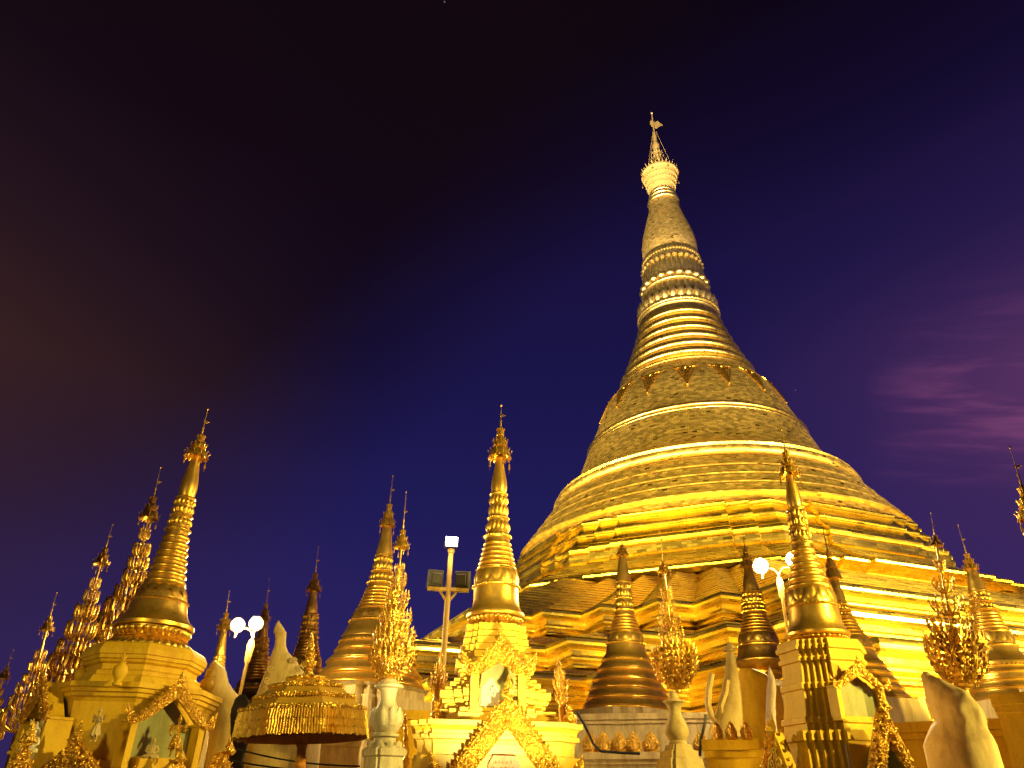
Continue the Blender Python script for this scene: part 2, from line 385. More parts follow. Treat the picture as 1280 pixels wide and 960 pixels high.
# ------------------------------------------------------------------ the great pagoda
pm = Matrix.Rotation(0, 4, 'Z'); pm.translation = PAG
pag = thing('great_pagoda', 'huge floodlit golden bell-shaped pagoda with stepped terraces rising over everything', 'pagoda', None, pm)
ROT = radians(22.5)
LV = [.610, .657, .730, .800, .878, 1.0]
def roll(rows, z, a, r, n=6):  # half-round moulding bulging out by r, from z down
    for k in range(n + 1):
        t = pi/2 - pi*k/n; rows.append((z - r + r*sin(t), a + r*cos(t)))
def steps(rows, z0, a0, z1, a1, n):
    for k in range(n):
        za, aa = z0 + (z1-z0)*k/n, a0 + (a1-a0)*k/n
        zb, ab = z0 + (z1-z0)*(k+1)/n, a0 + (a1-a0)*(k+1)/n
        rows.append((za - .005, aa + .005)); rows.append((zb + .04, ab - .02)); rows.append((zb + .035, ab)); rows.append((zb + .005, ab))
rows = []
steps(rows, 18.3, 27.6, 14.0, 36.8, 14)
def cornice(rows, z, a, h):
    roll(rows, z, a + .15, .32); rows.append((z-.70, a - .1)); rows.append((z-.95, a - .1)); roll(rows, z-.98, a - .1, .16, 4); rows.append((z-1.4, a-.25)); roll(rows, z-1.45, a-.25, .14, 4)
    rows.append((z-1.8, a - .45)); rows.append((z-h, a - .45))
cornice(rows, 13.7, 37.6, 1.95)
steps(rows, 11.75, 38.2, 10.7, 42.4, 5)
cornice(rows, 10.5, 43.3, 1.9)
steps(rows, 8.6, 43.8, 7.8, 48.2, 5)
cornice(rows, 7.7, 49.0, 1.9)
steps(rows, 5.8, 49.4, 5.0, 52.0, 2)
cornice(rows, 4.9, 52.6, 2.6)
rows += [(2.2, 53.2), (0.0, 53.4)]
mb = MB(); loft_plan(mb, [(z, redent(a, LV)) for z, a in rows][::-1], ROT)
mb.build('square_terraces', G_PLATE, pag, False)
def octo(a):
    P = []; hv = (a - .9) * math.tan(pi/8); w1, w2 = hv*.56, hv*.79
    for k in range(8):
        an = -pi/2 - pi/8 + k*pi/4; c, s_ = cos(an), sin(an)
        for d, t in ((a-.9, -hv + .02), (a-.9, -w2), (a-.45, -w2), (a-.45, -w1), (a, -w1), (a, w1), (a-.45, w1), (a-.45, w2), (a-.9, w2)):
            P.append((d*c - t*s_, d*s_ + t*c))
    return P
rows = [(26.6, 21.5)]
roll(rows, 26.5, 22.25, .25, 6); rows += [(25.95, 22.2), (25.0, 23.05)]
roll(rows, 24.98, 23.1, .2, 5); rows += [(24.52, 23.05), (23.55, 23.9)]
roll(rows, 23.5, 23.95, .45, 8); rows += [(22.55, 24.15), (22.5, 24.45), (21.8, 24.45), (21.72, 24.25)]
steps(rows, 21.7, 24.25, 19.2, 28.5, 9)
rows += [(19.1, 29.1)]; roll(rows, 19.1, 29.2, .22, 4); rows += [(18.6, 29.0), (18.2, 28.0), (17.4, 27.5)]
mb = MB(); loft_plan(mb, [(z, octo(a)) for z, a in rows][::-1], 0)
mb.build('octagonal_terraces', G_PLATE, pag, False)
def lroll(P, r, z, rad, n=6):
    for k in range(n+1):
        t = pi/2 - pi*k/n; P.append((r + rad*cos(t), z - rad + rad*sin(t)))
SEG = 160
P = [(17.9, 34.9)]
P = [(17.2, 34.95), (17.9, 34.6)]
lroll(P, 17.75, 34.3, .55, 8)
P += [(18.35, 32.95), (18.5, 32.6)]
for (z0, r0, z1, r1) in ((32.5, 18.7, 31.3, 19.3), (31.25, 19.65, 30.0, 20.2), (29.95, 20.6, 28.7, 21.2), (28.65, 21.6, 27.3, 22.3)):
    P += [(r0-.12, z0), (r0+.12, z0-.10), ((r0+r1)/2+.05, (z0+z1)/2), (r1+.02, z1+.30), (r1+.16, z1+.24), (r1+.16, z1+.10), (r1-.12, z1+.02)]
P += [(22.4, 26.5)]
mb = MB(); mb.lathe(P[::-1], SEG); mb.build('circular_bands', G_BELL, pag)
# bell
P = [(9.3, 49.75), (9.75, 49.3), (10.4, 48.3), (11.12, 47.15), (11.8, 45.7), (12.39, 44.1), (12.9, 42.9), (13.3, 41.75), (13.45, 41.55),
     (13.55, 41.5), (13.78, 40.75), (14.1, 39.9), (14.35, 39.3), (14.83, 38.0), (15.4, 36.9), (16.05, 35.95), (16.7, 35.3), (17.2, 34.95)]
mb = MB(); mb.lathe(P[::-1], SEG); mb.build('bell', G_BELL, pag)
P = []; lroll(P, 13.5, 41.65, .26, 6); lroll(P, 13.62, 41.08, .20, 5)
mb = MB(); mb.lathe(P[::-1], SEG); mb.build('bell_band', G_BAND, pag)
# pendants of filigree round the shoulder of the bell
def pendant(ang):
    m = MB(); BP = [(9.75, 49.3), (10.4, 48.3), (11.12, 47.15), (11.8, 45.7), (12.39, 44.1), (12.9, 42.9)]
    def pt(u, v):  # u sideways, v down the shoulder
        q = max(0, min(4.999, 1.35 + v*.62)); i = int(q); f = q - i
        rr = BP[i][0]*(1-f) + BP[i+1][0]*f + .10; z = BP[i][1]*(1-f) + BP[i+1][1]*f
        a = ang + u/rr; return Vector((cos(a)*rr, sin(a)*rr, z))
    nrm = Vector((cos(ang), sin(ang), .5))
    for v, w, k in ((0, 1.05, 6), (.45, .95, 5), (.9, .8, 5), (1.35, .66, 4), (1.8, .52, 3), (2.25, .38, 2), (2.7, .24, 2), (3.1, .1, 1)):
        for j in range(k):
            u = (j - (k-1)/2) * (2*w/max(k, 1))
            m.leaf(pt(u, v), pt(u*.8, v + .3) - pt(u, v), nrm, .52, .34, .3)
    for s_ in (-1, 1):
        m.tube([pt(s_*1.15, -.2), pt(s_*1.1, .5), pt(s_*.7, 1.8), pt(0, 3.6)], .05, 5)
        m.tube([pt(s_*1.5, -.5), pt(s_*1.15, .05), pt(s_*.5, .1), pt(0, -.4)], .07, 5)
    m.ball(pt(0, .2), .25, 8, 5); m.ball(pt(.8, 0), .14, 8, 5); m.ball(pt(-.8, 0), .14, 8, 5); m.ball(pt(0, 3.7), .14, 6, 4)
    m.build('pendant', G_DARK, pag)
for k in range(16): pendant(2*pi*k/16 + radians(-104.5))
# ringed neck
P = [(5.55, 60.9)]
neck = [(59.6, 5.55, .34), (58.1, 5.95, .36), (56.5, 6.45, .40), (54.9, 7.0, .44), (53.3, 7.6, .46), (51.5, 8.45, .42)]
for z, r, q in neck:
    P += [(r - .05, z + .62), (r, z + .45)]; lroll(P, r, z + .4, q, 7); P += [(r + .05, z - 2*q + .35)]
P += [(8.7, 50.5), (9.0, 50.4)]; lroll(P, 9.0, 50.4, .22, 4); P += [(9.3, 49.75)]
mb = MB(); mb.lathe(P[::-1], SEG); mb.build('neck_rings', G_BAND, pag)
# lotus section
mb = MB(); P = [(4.0, 72.4), (4.15, 72.1), (4.1, 71.3), (4.2, 69.6), (4.35, 67.4), (4.3, 66.2), (4.6, 64.2), (4.8, 63.4), (5.3, 62.4)]
lroll(P, 5.3, 62.1, .28, 5); lroll(P, 5.42, 61.5, .22, 5); P += [(5.5, 60.9)]
mb.lathe(P[::-1], 96, rmod=lambda t, k, r: r*(1 + .008*cos(48*t)))
mb.beads(71.6, 4.12, 60, .22, 1.5)
mb.beads(70.2, 4.25, 30, .36, .9)
mb.petals(69.8, 67.6, 4.22, 4.35, 40, .14, .1)
mb.beads(66.8, 4.45, 22, .60, .85, .1, 10, 7)
lr = []; lroll(lr, 4.62, 66.1, .2, 5); mb.lathe(lr[::-1], 80)
mb.petals(65.8, 63.9, 4.5, 4.7, 36, .14, .1)
mb.petals(62.3, 63.9, 5.15, 5.35, 30, .42, .5)
mb.beads(63.1, 5.35, 30, .34, .9)
mb.beads(61.75, 5.62, 90, .14, 1.4)
mb.build('lotus_bands', G_LOTUS, pag)
# banana bud
P = [(3.75, 72.2), (3.92, 73.0), (4.02, 73.8), (3.98, 75.0), (3.72, 76.6), (3.3, 78.3), (2.85, 79.9), (2.45, 81.5), (2.15, 83.0)]
mb = MB(); mb.lathe(P, 96); mb.build('bud', G_TOP, pag)
P = []
for z, r in ((83.5, 2.1), (84.4, 1.88), (85.25, 1.68), (86.0, 1.5)): lroll(P, r, z + .3, .34, 6); P.append((r-.18, z-.38))
P = sorted(P, key=lambda q: q[1])
mb = MB(); mb.lathe(P, 64); mb.build('neck_mouldings', G_LOTUS, pag)
# umbrella: a bowl of jewelled tiers with a wide upper rim
mb = MB()
mb.lathe([(1.75, 85.2), (1.95, 86.0), (2.1, 87.2), (2.35, 88.3), (2.6, 89.0), (2.68, 89.3), (2.62, 89.9), (2.3, 90.3), (1.7, 90.6), (1.2, 91.4)], 48, rmod=lambda t, k, r: r*(1 + .035*cos(24*t)*(k % 2)))
mb.lathe([(2.66, 89.1), (2.86, 89.2), (2.86, 89.5), (2.66, 89.6)], 48)
for z, R, n in ((85.4, 1.9, 24), (86.4, 2.08, 28), (87.4, 2.28, 30), (88.3, 2.5, 34)): 
    mb.beads(z, R, n, .15, 1.3)
mb.beads(89.35, 2.85, 48, .10, 1.3)
for k in range(32):
    a = 2*pi*k/32; mb.leaf((2.75*cos(a), 2.75*sin(a), 89.5), (cos(a)*.3, sin(a)*.3, 1), (cos(a), sin(a), 0), .55 + .35*(k % 2), .2)
um = mb.build('umbrella', G_FIN, pag)
for k in range(8):
    a = 2*pi*k/8 + .2; b = MB(); b.tube([(2.9*cos(a), 2.9*sin(a), 89.3), (3.05*cos(a), 3.05*sin(a), 88.6)], .03, 4); b.ball((3.06*cos(a), 3.06*sin(a), 88.4), .16, 6, 4)
    b.build('hanging_bell', G_LOTUS, um)
mb = MB()
mb.lathe([(1.35, 90.4), (1.25, 91.0), (1.15, 91.1), (1.0, 92.0), (.9, 92.1), (.75, 93.0), (.62, 93.1), (.55, 94.0), (.42, 94.1), (.62, 94.8), (.4, 95.5), (.28, 96.0), (.34, 96.6), (.16, 97.4), (.1, 100.6), (.02, 101.4)], 20)
for z, R in ((91.1, 1.3), (92.1, 1.05), (93.1, .78)):
    for k in range(14):
        a = 2*pi*k/14; mb.leaf((R*cos(a), R*sin(a), z), (cos(a)*.5, sin(a)*.5, 1), (cos(a), sin(a), 0), .6, .22)
mb.ball((0, 0, 101.3), .2, 8, 6)
for s_ in (-1, 1):
    mb.tube([(s_*1.9, -1.0, 90.3), (s_*.25, -.2, 97.6)], .035, 4); mb.tube([(s_*1.2, 1.5, 90.3), (s_*.2, .2, 97.6)], .035, 4)
mb.v = [(x, y, 90.4 + (z - 90.4)*1.21) for x, y, z in mb.v]
fi = mb.build('finial', G_FIN, pag)
mb = MB()
V = [(0, 98.7), (.5, 98.35), (1.1, 98.9), (1.75, 99.2), (1.25, 99.5), (.85, 99.9), (.45, 99.6), (0, 99.7), (-.35, 99.9), (-.5, 99.3), (-.3, 98.7)]
V = [(x, 90.4 + (z - 90.4)*1.21) for x, z in V]
mb.poly(V, Matrix.Rotation(.15, 4, 'Z'), .1); mb.build('vane', G_FIN, fi, False)
# ------------------------------------------------------------------ builders for the small stupas
def hti(A, par, yr, hr, yc, ytip, m, seg=28, spikes=10, bells=4, vane=True, tiers=3):
    """umbrella finial: yr/hr rim row and half width, yc top of the cone, ytip tip of the rod"""
    zr, zc, R = A.z(yr), A.z(yc), A.r(yr, hr); H = zc - zr
    mb = MB(); P = []
    for k in range(tiers):
        t0, t1 = k/tiers, (k+1)/tiers
        f = lambda t: R*((1-t)**1.15*.93 + .07)
        P += [(f(t0)*1.06, zr + H*t0), (f(t0)*1.0, zr + H*(t0 + .05)), (f(t0)*.93, zr + H*(t0+.5/tiers)), (f(t1)*.9, zr + H*(t1 - .02))]
    P += [(R*.06, zr + H)]
    mb.lathe(P, seg)
    mb.lathe([(R*.96, zr + H*.06), (R*.8, zr + H*.02), (R*.55, zr + H*.12), (R*.2, zr + H*.3)][::-1], seg)
    for k in range(tiers):
        Rk = R*((1-k/tiers)**1.15*.95 + .07); zk = zr + H*k/tiers
        n = max(8, int(18*(1-k*.25)))
        for j in range(n):
            a = 2*pi*j/n + k*.3; c, s_ = cos(a), sin(a)
            mb.leaf((Rk*1.04*c, Rk*1.04*s_, zk + H*.03), (c*.25, s_*.25, -1), (c, s_, 0), H*.11, Rk*.26)
        for j in range(spikes):
            a = 2*pi*j/spikes + k*.4; c, s_ = cos(a), sin(a)
            mb.tube([(Rk*c, Rk*s_, zk + H*.04), (Rk*1.12*c, Rk*1.12*s_, zk + H*.15)], R*.02, 4)
            mb.ball((Rk*1.14*c, Rk*1.14*s_, zk + H*.18), R*.075, 6, 4, 1.4)
    u = mb.build('umbrella', m, par)
    for j in range(bells):
        a = 2*pi*j/bells + .35; b = MB(); c, s_ = cos(a), sin(a); q = R*1.02
        b.tube([(q*c, q*s_, zr), (q*c, q*s_, zr - H*.16)], R*.018, 4)
        b.lathe([(R*.015, zr - H*.15), (R*.07, zr - H*.19), (R*.09, zr - H*.30), (R*.11, zr - H*.34)][::-1], 8, (q*c, q*s_))
        b.leaf((q*c, q*s_, zr - H*.33), (0, 0, -1), (c, s_, 0), H*.17, R*.16)
        b.build('hanging_bell', m, u)
    mb = MB(); zt = A.z(ytip); h = zt - zc; rr = R*.075
    mb.lathe([(rr, zc - H*.05), (rr*1.6, zc + h*.05), (rr*.8, zc + h*.12), (rr*1.5, zc + h*.2), (rr*.7, zc + h*.26), (rr*.45, zc + h*.6), (rr*.4, zc + h*.9), (rr*.1, zc + h*.94)], 8)
    mb.ball((0, 0, zt - h*.03), rr*1.15, 8, 5, 1.8)
    f = mb.build('finial', m, par)
    if vane:
        mb = MB(); s_ = R*.42; z0 = zc + h*.42
        V = [(-.25, .05), (0, -.1), (.5, -.15), (1.0, .1), (1.5, .3), (1.05, .42), (.7, .62), (.4, .42), (0, .5), (-.35, .75), (-.3, .35)]
        mb.poly([(x*s_*.8, z0 + z*s_) for x, z in V], Matrix.Identity(4), s_*.12); mb.build('vane', m, f, False)
def bulge(z0, r0, z1, r1, q, n=6):  # roll from z0 (upper) to z1 (lower)
    return [(r0 + (r1-r0)*k/n + q*sin(pi*k/n), z0 + (z1-z0)*k/n) for k in range(n+1)]
def stupa(label, D, base, tip, spec, m=None, seg=48, group=None, plinth=None, yaw=45, pm_=None, name='stupa'):
    m = m or G_STUPA
    A = Ax(D, base, tip); t = thing(name, label, 'stupa', group, A.mtx)
    hti(A, t, *spec['hti'], tip[1], m, bells=spec.get('bells', 4))
    mb = MB(); P = [A.rz(y, h) for y, h in spec['bud']]
    mb.lathe(P[::-1], seg); mb.build('bud', m, t)
    y0, h0, y1, h1 = spec['lotus']           # upper lotus section, top to bottom
    mb = MB(); z0, z1, r0, r1 = A.z(y0), A.z(y1), A.r(y0, h0), A.r(y1, h1); H = z0 - z1
    L_ = lambda t_: (r0 + (r1-r0)*t_*t_, z0 - H*t_)
    mb.lathe([(L_(k/12)[0]*.9, L_(k/12)[1]) for k in range(13)][::-1], seg)
    r, z = L_(.03); mb.lathe(bulge(z + H*.03, r*.9, z - H*.03, r*.9, r*.14)[::-1], seg)
    r, z = L_(.12); mb.petals(z + H*.02, z - H*.14, r*.9, r*.78, 14, r*.26, .35)
    mb.petals(L_(.46)[1], L_(.28)[1], L_(.46)[0]*.85, L_(.28)[0]*.95, 14, r*.18, .4)
    r, z = L_(.53); mb.lathe(bulge(z + H*.035, r*.92, z - H*.035, r*.92, r*.14)[::-1], seg); mb.beads(z, r*1.03, 26, r*.09)
    r, z = L_(.62); mb.petals(z, z - H*.17, r*.92, L_(.8)[0]*.88, 16, r*.2, .45)
    r, z = L_(.90); mb.lathe(bulge(z + H*.05, r*.94, z - H*.05, r*.96, r*.12)[::-1], seg); mb.beads(z, r*1.06, 30, r*.075)
    mb.build('lotus_spire', m, t)
    y0, h0, y1, h1, n = spec['rings']
    mb = MB(); P = []
    for k in range(n):
        ya, yb = y0 + (y1-y0)*k/n, y0 + (y1-y0)*(k+1)/n
        ha, hb = h0 + (h1-h0)*(k/n)**1.1, h0 + (h1-h0)*((k+1)/n)**1.1
        ra, za = A.rz(ya, ha); rb, zb = A.rz(yb, hb); q = (za - zb)
        P += [(ra*.90, za), (ra*.91, za - q*.18)] + bulge(za - q*.2, ra*.93, zb + q*.1, rb*.95, q*.22, 6) + [(rb*.90, zb + q*.02)]
    mb.lathe(P[::-1], seg); mb.build('ringed_spire', m, t)
    y0, h0, y1, h1 = spec['orn']
    mb = MB(); r0, z0 = A.rz(y0, h0); r1, z1 = A.rz(y1, h1); H = z0 - z1
    mb.lathe([(r0*.93, z0), (r0*.97, z0 - H*.1), (r1*.95, z1 + H*.2), (r1*.95, z1)][::-1], seg)
    mb.petals(z0 - H*.08, z1 + H*.25, r0*.95, r1*.92, 12, r1*.07, .55)
    mb.petals(z1 + H*.1, z0 - H*.35, r1*.93, r0*.96, 12, r1*.055, .6, pi/12)
    mb.lathe(bulge(z0 + H*.04, r0*.95, z0 - H*.08, r0*.95, r0*.05)[::-1], seg)
    mb.lathe(bulge(z1 + H*.12, r1*.95, z1 - H*.06, r1*.96, r1*.07)[::-1], seg); mb.beads(z1 + H*.03, r1*1.02, 44, r1*.028)
    mb.build('ornament_band', spec.get('om', m), t)
    mb = MB(); mb.lathe([A.rz(y, h) for y, h in spec['bell']][::-1], seg); mb.build('bell', m, t)
    if 'lbase' in spec:
        y0, h0, y1, h1 = spec['lbase']
        mb = MB(); r0, z0 = A.rz(y0, h0); r1, z1 = A.rz(y1, h1); H = z0 - z1
        mb.lathe([(r0*.9, z0), (r0*.86, z0 - H*.5), (r1*.92, z1)][::-1], seg)
        mb.petals(z0 - H*.42, z0 - H*.04, r0*.84, r0*.93, 32, r0*.10, .3)
        mb.lathe(bulge(z0 - H*.42, r0*.86, z0 - H*.56, r0*.88, r0*.07)[::-1], seg)
        mb.petals(z0 - H*.58, z1 + H*.02, r0*.88, r1*.92, 32, r0*.10, .25)
        mb.lathe([(r1*.95, z1 + H*.05), (r1*.99, z1 + H*.03), (r1*.99, z1)][::-1], seg)
        mb.build('lotus_base', m, t)
    if 'tiers' in spec:
        mb = MB(); P = []; T = [A.rz(y, h) for y, h in spec['tiers']]
        for k, (r, z) in enumerate(T):
            if k == 0: P.append((r*.96, z)); continue
            rp, zp = T[k-1]; q = zp - z
            P += [(rp*.985 + (r-rp)*.10, zp - q*.12), (rp + (r-rp)*.45, zp - q*.36), (rp + (r-rp)*.9, zp - q*.62)] + bulge(zp - q*.66, r*.985, z + q*.04, r*.985, q*.16, 5)
        P.append((P[-1][0]*.97, P[-1][1] - .02))
        mb.lathe(P[::-1], seg)
        if spec.get('tbead'): r, z = T[1]; mb.beads(z + (T[0][1]-z)*.3, r*1.0, 48, r*.03)
        mb.build('base_tiers', m, t)
    if plinth:
        mb = MB(); rr = []; Rz = [A.rz(y, h) for y, h in plinth]
        for r, z in Rz: rr.append((z, redent(r, [.62, .8, 1.0])))
        r, z = Rz[-1]; rr.append((0.0, redent(r*1.02, [.62, .8, 1.0])))
        loft_plan(mb, rr[::-1], radians(yaw)); mb.build('plinth', pm_ or P_CREAM, t, False)
    return A, t
# ------------------------------------------------------------------ A: left shrine stupa on an octagonal plinth
specA = dict(hti=(571, 13.0, 541), bud=[(570, 5.5), (580, 6.2), (592, 8), (602, 9.8), (611, 10.6), (618, 10), (623, 9.2)],
    lotus=(622, 12, 668, 15), rings=(668, 14.5, 733, 25, 7), orn=(733, 25.5, 754, 33),
    bell=[(753, 32), (758, 33.5), (765, 34.5), (771, 37), (777, 41), (781, 45.5), (783, 47.5), (787, 47.5), (788, 45)],
    lbase=(788, 46.5, 814, 53.5))
A, tA = stupa('tall golden stupa on an ochre octagonal plinth, leaning in at the left of the photo', 13.0, (182.5, 825), (260, 511), specA, G_STUPA, 64)
OFF = 0
def octp(r): # regular octagon, corner toward the viewer
    return [(r*cos(-pi/2 + k*pi/4), r*sin(-pi/2 + k*pi/4)) for k in range(8)]
mb = MB(); rr = []
for y, h in [(813.5, 62), (816, 66), (823, 70), (825, 70), (829, 70), (830, 68.5), (834, 68.5), (835, 66.5), (838, 65.5), (840, 62), (846, 62), (849, 68), (853, 68), (855, 71), (863, 75), (864, 82), (866, 98), (872, 99), (873, 96), (877, 96), (878, 93), (882, 93), (884, 90), (888, 88), (955, 89), (957, 95), (985, 96)]:
    r, z = A.rz(y, h*1.035); rr.append((z, octp(r)))
rr.append((0, octp(rr[-1][1][1][0]*1.5)))
loft_plan(mb, rr[::-1]); mb.build('plinth', P_OCHRE, tA, False)
def ogee(w, h, n=12, pw=1.35):     # from left foot over the apex to the right foot
    pts = []
    for k in range(n+1):
        t = k/n; x = -w*(1-t)**.9; z = h*(t**pw*.55 + t*.45); pts.append((x, z))
    return pts + [(-x, z) for x, z in pts[-2::-1]]
def pediment(par, mtx, w, h, band, th, m=None, name='pediment', crock=7):
    """flame-edged gable: carved band with scrolls, crockets and a leaf at the apex"""
    m = m or G_ORN; mb = MB()
    outer = ogee(w, h); inner = ogee(max(w - band*1.15, .02), h - band*1.75)
    inner = [(x, max(z - 0, 0)) for x, z in inner]
    mb.strip(inner, outer, mtx, th)
    n = len(outer)
    for i in range(n - 1):            # scrolls down each arm
        if i % 2: continue
        c = ((outer[i][0]+inner[i][0])/2, (outer[i][1]+inner[i][1])/2); sgn = 1 if i < n/2 else -1
        mb.spiral(c, band*.40, 1.6, mtx @ Matrix.Translation((0, -th*.35, 0)), band*.085, sgn, i*.8)
        c2 = ((outer[i+1][0]*.6+inner[i+1][0]*.4), (outer[i+1][1]*.6+inner[i+1][1]*.4))
        for q in range(3):
            an = i*1.3 + q*2.1; mb.leaf(mtx @ Vector((c2[0], -th*.5, c2[1])), mtx.to_3x3() @ Vector((cos(an), -.3, sin(an))), mtx.to_3x3() @ Vector((0, -1, 0)), band*.42, band*.22)
    for pl in (outer, inner):          # raised edges
        mb.tube([mtx @ Vector((x, -th*.12, z)) for x, z in pl], band*.06, 5)
    m3 = mtx.to_3x3(); half = n//2
    for k in range(crock*2):
        for sgn in (-1, 1):
            t = (k + .6)/(crock*2)*half; i = min(int(t), half - 1); f = t - i
            x, z = outer[i][0]*(1-f) + outer[i+1][0]*f, outer[i][1]*(1-f) + outer[i+1][1]*f
            mb.leaf(mtx @ Vector((sgn*abs(x), th*.35, z - band*.05)), m3 @ Vector((sgn*.55, 0, 1)), m3 @ Vector((0, -1, 0)), band*(.42 if k % 2 else .30), band*.30, .35)
            xi, zi = inner[i][0]*(1-f) + inner[i+1][0]*f, inner[i][1]*(1-f) + inner[i+1][1]*f
            for q in (.25, .75):
                an = k*2.4 + q*5; mb.leaf(mtx @ Vector((sgn*abs(x*q + xi*(1-q)), -th*.38, z*q + zi*(1-q))), m3 @ Vector((cos(an), -.25, sin(an))), m3 @ Vector((0, -1, 0)), band*.30, band*.2, .4)
    for sgn in (-1, 1):                # volutes and acroteria at the feet
        x = sgn*(w - band*.1)
        mb.spiral((x, band*.25), band*.62, 2.0, mtx, band*.13, -sgn, pi/2)
        mb.leaf(mtx @ Vector((x + sgn*band*.3, th*.3, band*.3)), mtx.to_3x3() @ Vector((sgn*.35, 0, 1)), mtx.to_3x3() @ Vector((0, -1, 0)), band*1.5, band*.7, .3)
    for k, (l, wd) in enumerate(((1.5, .62), (1.1, .9), (.7, 1.0))):
        mb.leaf(mtx @ Vector((0, -th*(.1+.25*k), h - band*.3)), mtx.to_3x3() @ Vector((0, 0, 1)), mtx.to_3x3() @ Vector((0, -1, 0)), band*l, band*wd, .3)
    return mb.build(name, m, par, True, 50)
def frame_at(nx, ny, x, y, z):  # local frame whose -Y looks along (nx,ny), x to the right as seen from outside
    n = Vector((nx, ny, 0)).normalized(); yv = -n; zv = Vector((0, 0, 1)); xv = yv.cross(zv)
    m = Matrix((xv, yv, zv)).transposed().to_4x4(); m.translation = Vector((x, y, z)); return m
def niche(par, mtx, w, hp, hpil, depth, m_in=None, m_p=None, pil=None, plaque=False, band=None):
    """pillars, back recess and flame pediment; mtx at the sill centre on the wall face"""
    pil = pil or w*.16; band = band or w*.24; m_p = m_p or P_OCHRE
    for sgn in (-1, 1):
        mb = MB(); x = sgn*(w - pil*.5)
        mb.box(x - pil*.5, x + pil*.5, -depth, .06, 0, hpil, mtx); mb.box(x - pil*.7, x + pil*.7, -depth - pil*.2, .05, hpil + .003, hpil + pil*.45, mtx)
        mb.box(x - pil*.65, x + pil*.65, -depth - pil*.15, .05, -pil*.3, -.003, mtx)
        mb.build('pillar', m_p, par, False)
    mb = MB(); wi = w - pil*1.02
    o = [(-wi, 0), (wi, 0)] + [(x, z + hpil) for x, z in ogee(w - band*.9, hp - band*1.2)[::-1] if abs(x) <= wi]
    mb.poly(o, mtx @ Matrix.Translation((0, -.035, 0)), .03); mb.build('recess', m_in or P_TEAL, par, False)
    mb = MB()
    for sgn in (-1, 1):   # soffits of the little gable
        q = [(x, z + hpil) for x, z in ogee(w*.99, hp*.93)]; half = q[:len(q)//2 + 1]
        R = [[mtx @ Vector((sgn*-x, yy, z)) for yy in (-depth*.95, -.04)] for x, z in half]
        mb.grid(R, False)
    mb.build('gable_roof', m_p, par, True)
    return pediment(par, mtx @ Matrix.Translation((0, -depth - .04, hpil)), w*1.08, hp, band, w*.10)
ap = A.r(888, 89*1.035)*cos(pi/8)
zf = A.z(965); 
for an in (-67.5, -157.5):
    c, s_ = cos(radians(an)), sin(radians(an))
    k = .01
    mt = frame_at(c, s_, c*(ap + .02), s_*(ap + .02), zf)
    mt2s = mt if an > -100 else mt2s
    niche(tA, mt, .50, A.z(862) - A.z(912), A.z(912) - zf, .26)
    mt2 = frame_at(c, s_, c*(ap + .72), s_*(ap + .72), 1.60)
    pediment(tA, mt2, .66, A.z(944) - 1.60 - .1, .17, .12, P_OCHRE if an < -100 else G_ORN, 'lower_pediment', 3)
for an in (-112.5, -22.5):
    c, s_ = cos(radians(an)), sin(radians(an))
    mt2 = frame_at(c, s_, c*(ap + .45), s_*(ap + .45), 1.78)
    pediment(tA, mt2, .64, A.z(925) - 1.78 - .12, .19, .14, G_ORN, 'lower_pediment', 3)
# ------------------------------------------------------------------ vases and small ornaments
def flower_vase(label, D, base, top, hw, m, group=None):
    a = Ax(D, base); r = a.r(base[1], hw); H = a.z(top) - a.z(base[1]); z0 = a.z(base[1])
    mt = a.mtx.copy(); mt.translation = at(*base, D)
    t = thing('flower_vase', label, 'finial vase', group, mt)
    mb = MB(); mb.lathe([(.001, 0), (.62*r, 0), (.66*r, H*.06), (.42*r, H*.12), (.5*r, H*.18), (.9*r, H*.32), (1.0*r, H*.45), (.85*r, H*.56), (.45*r, H*.64), (.5*r, H*.68), (.62*r, H*.70), (.4*r, H*.72), (.001, H*.72)], 20)
    mb.petals(H*.2, H*.42, .5*r, .92*r, 8, r*.12, .4); mb.build('vase', m, t)
    mb = MB()
    for k in range(8):
        an = 2*pi*k/8; mb.leaf((0, 0, H*.70), (cos(an)*.5, sin(an)*.5, 1), (cos(an), sin(an), 0), H*.26, r*.5, .3)
    mb.leaf((0, 0, H*.72), (0, 0, 1), (0, -1, 0), H*.28, r*.5, .4); mb.build('bud_leaves', m, t)
    return t
flower_vase('ochre flower vase on the ledge at the near corner of the octagonal plinth', 11.75, (146, 857), 815, 9, P_OCHRE, 'vases on the octagonal plinth')
flower_vase('ochre flower vase at the right corner of the octagonal plinth', 13.2, (255, 874), 834, 9, P_OCHRE, 'vases on the octagonal plinth')
flower_vase('ochre flower vase at the far left corner of the octagonal plinth', 13.0, (97, 857), 824, 7.5, P_OCHRE, 'vases on the octagonal plinth')
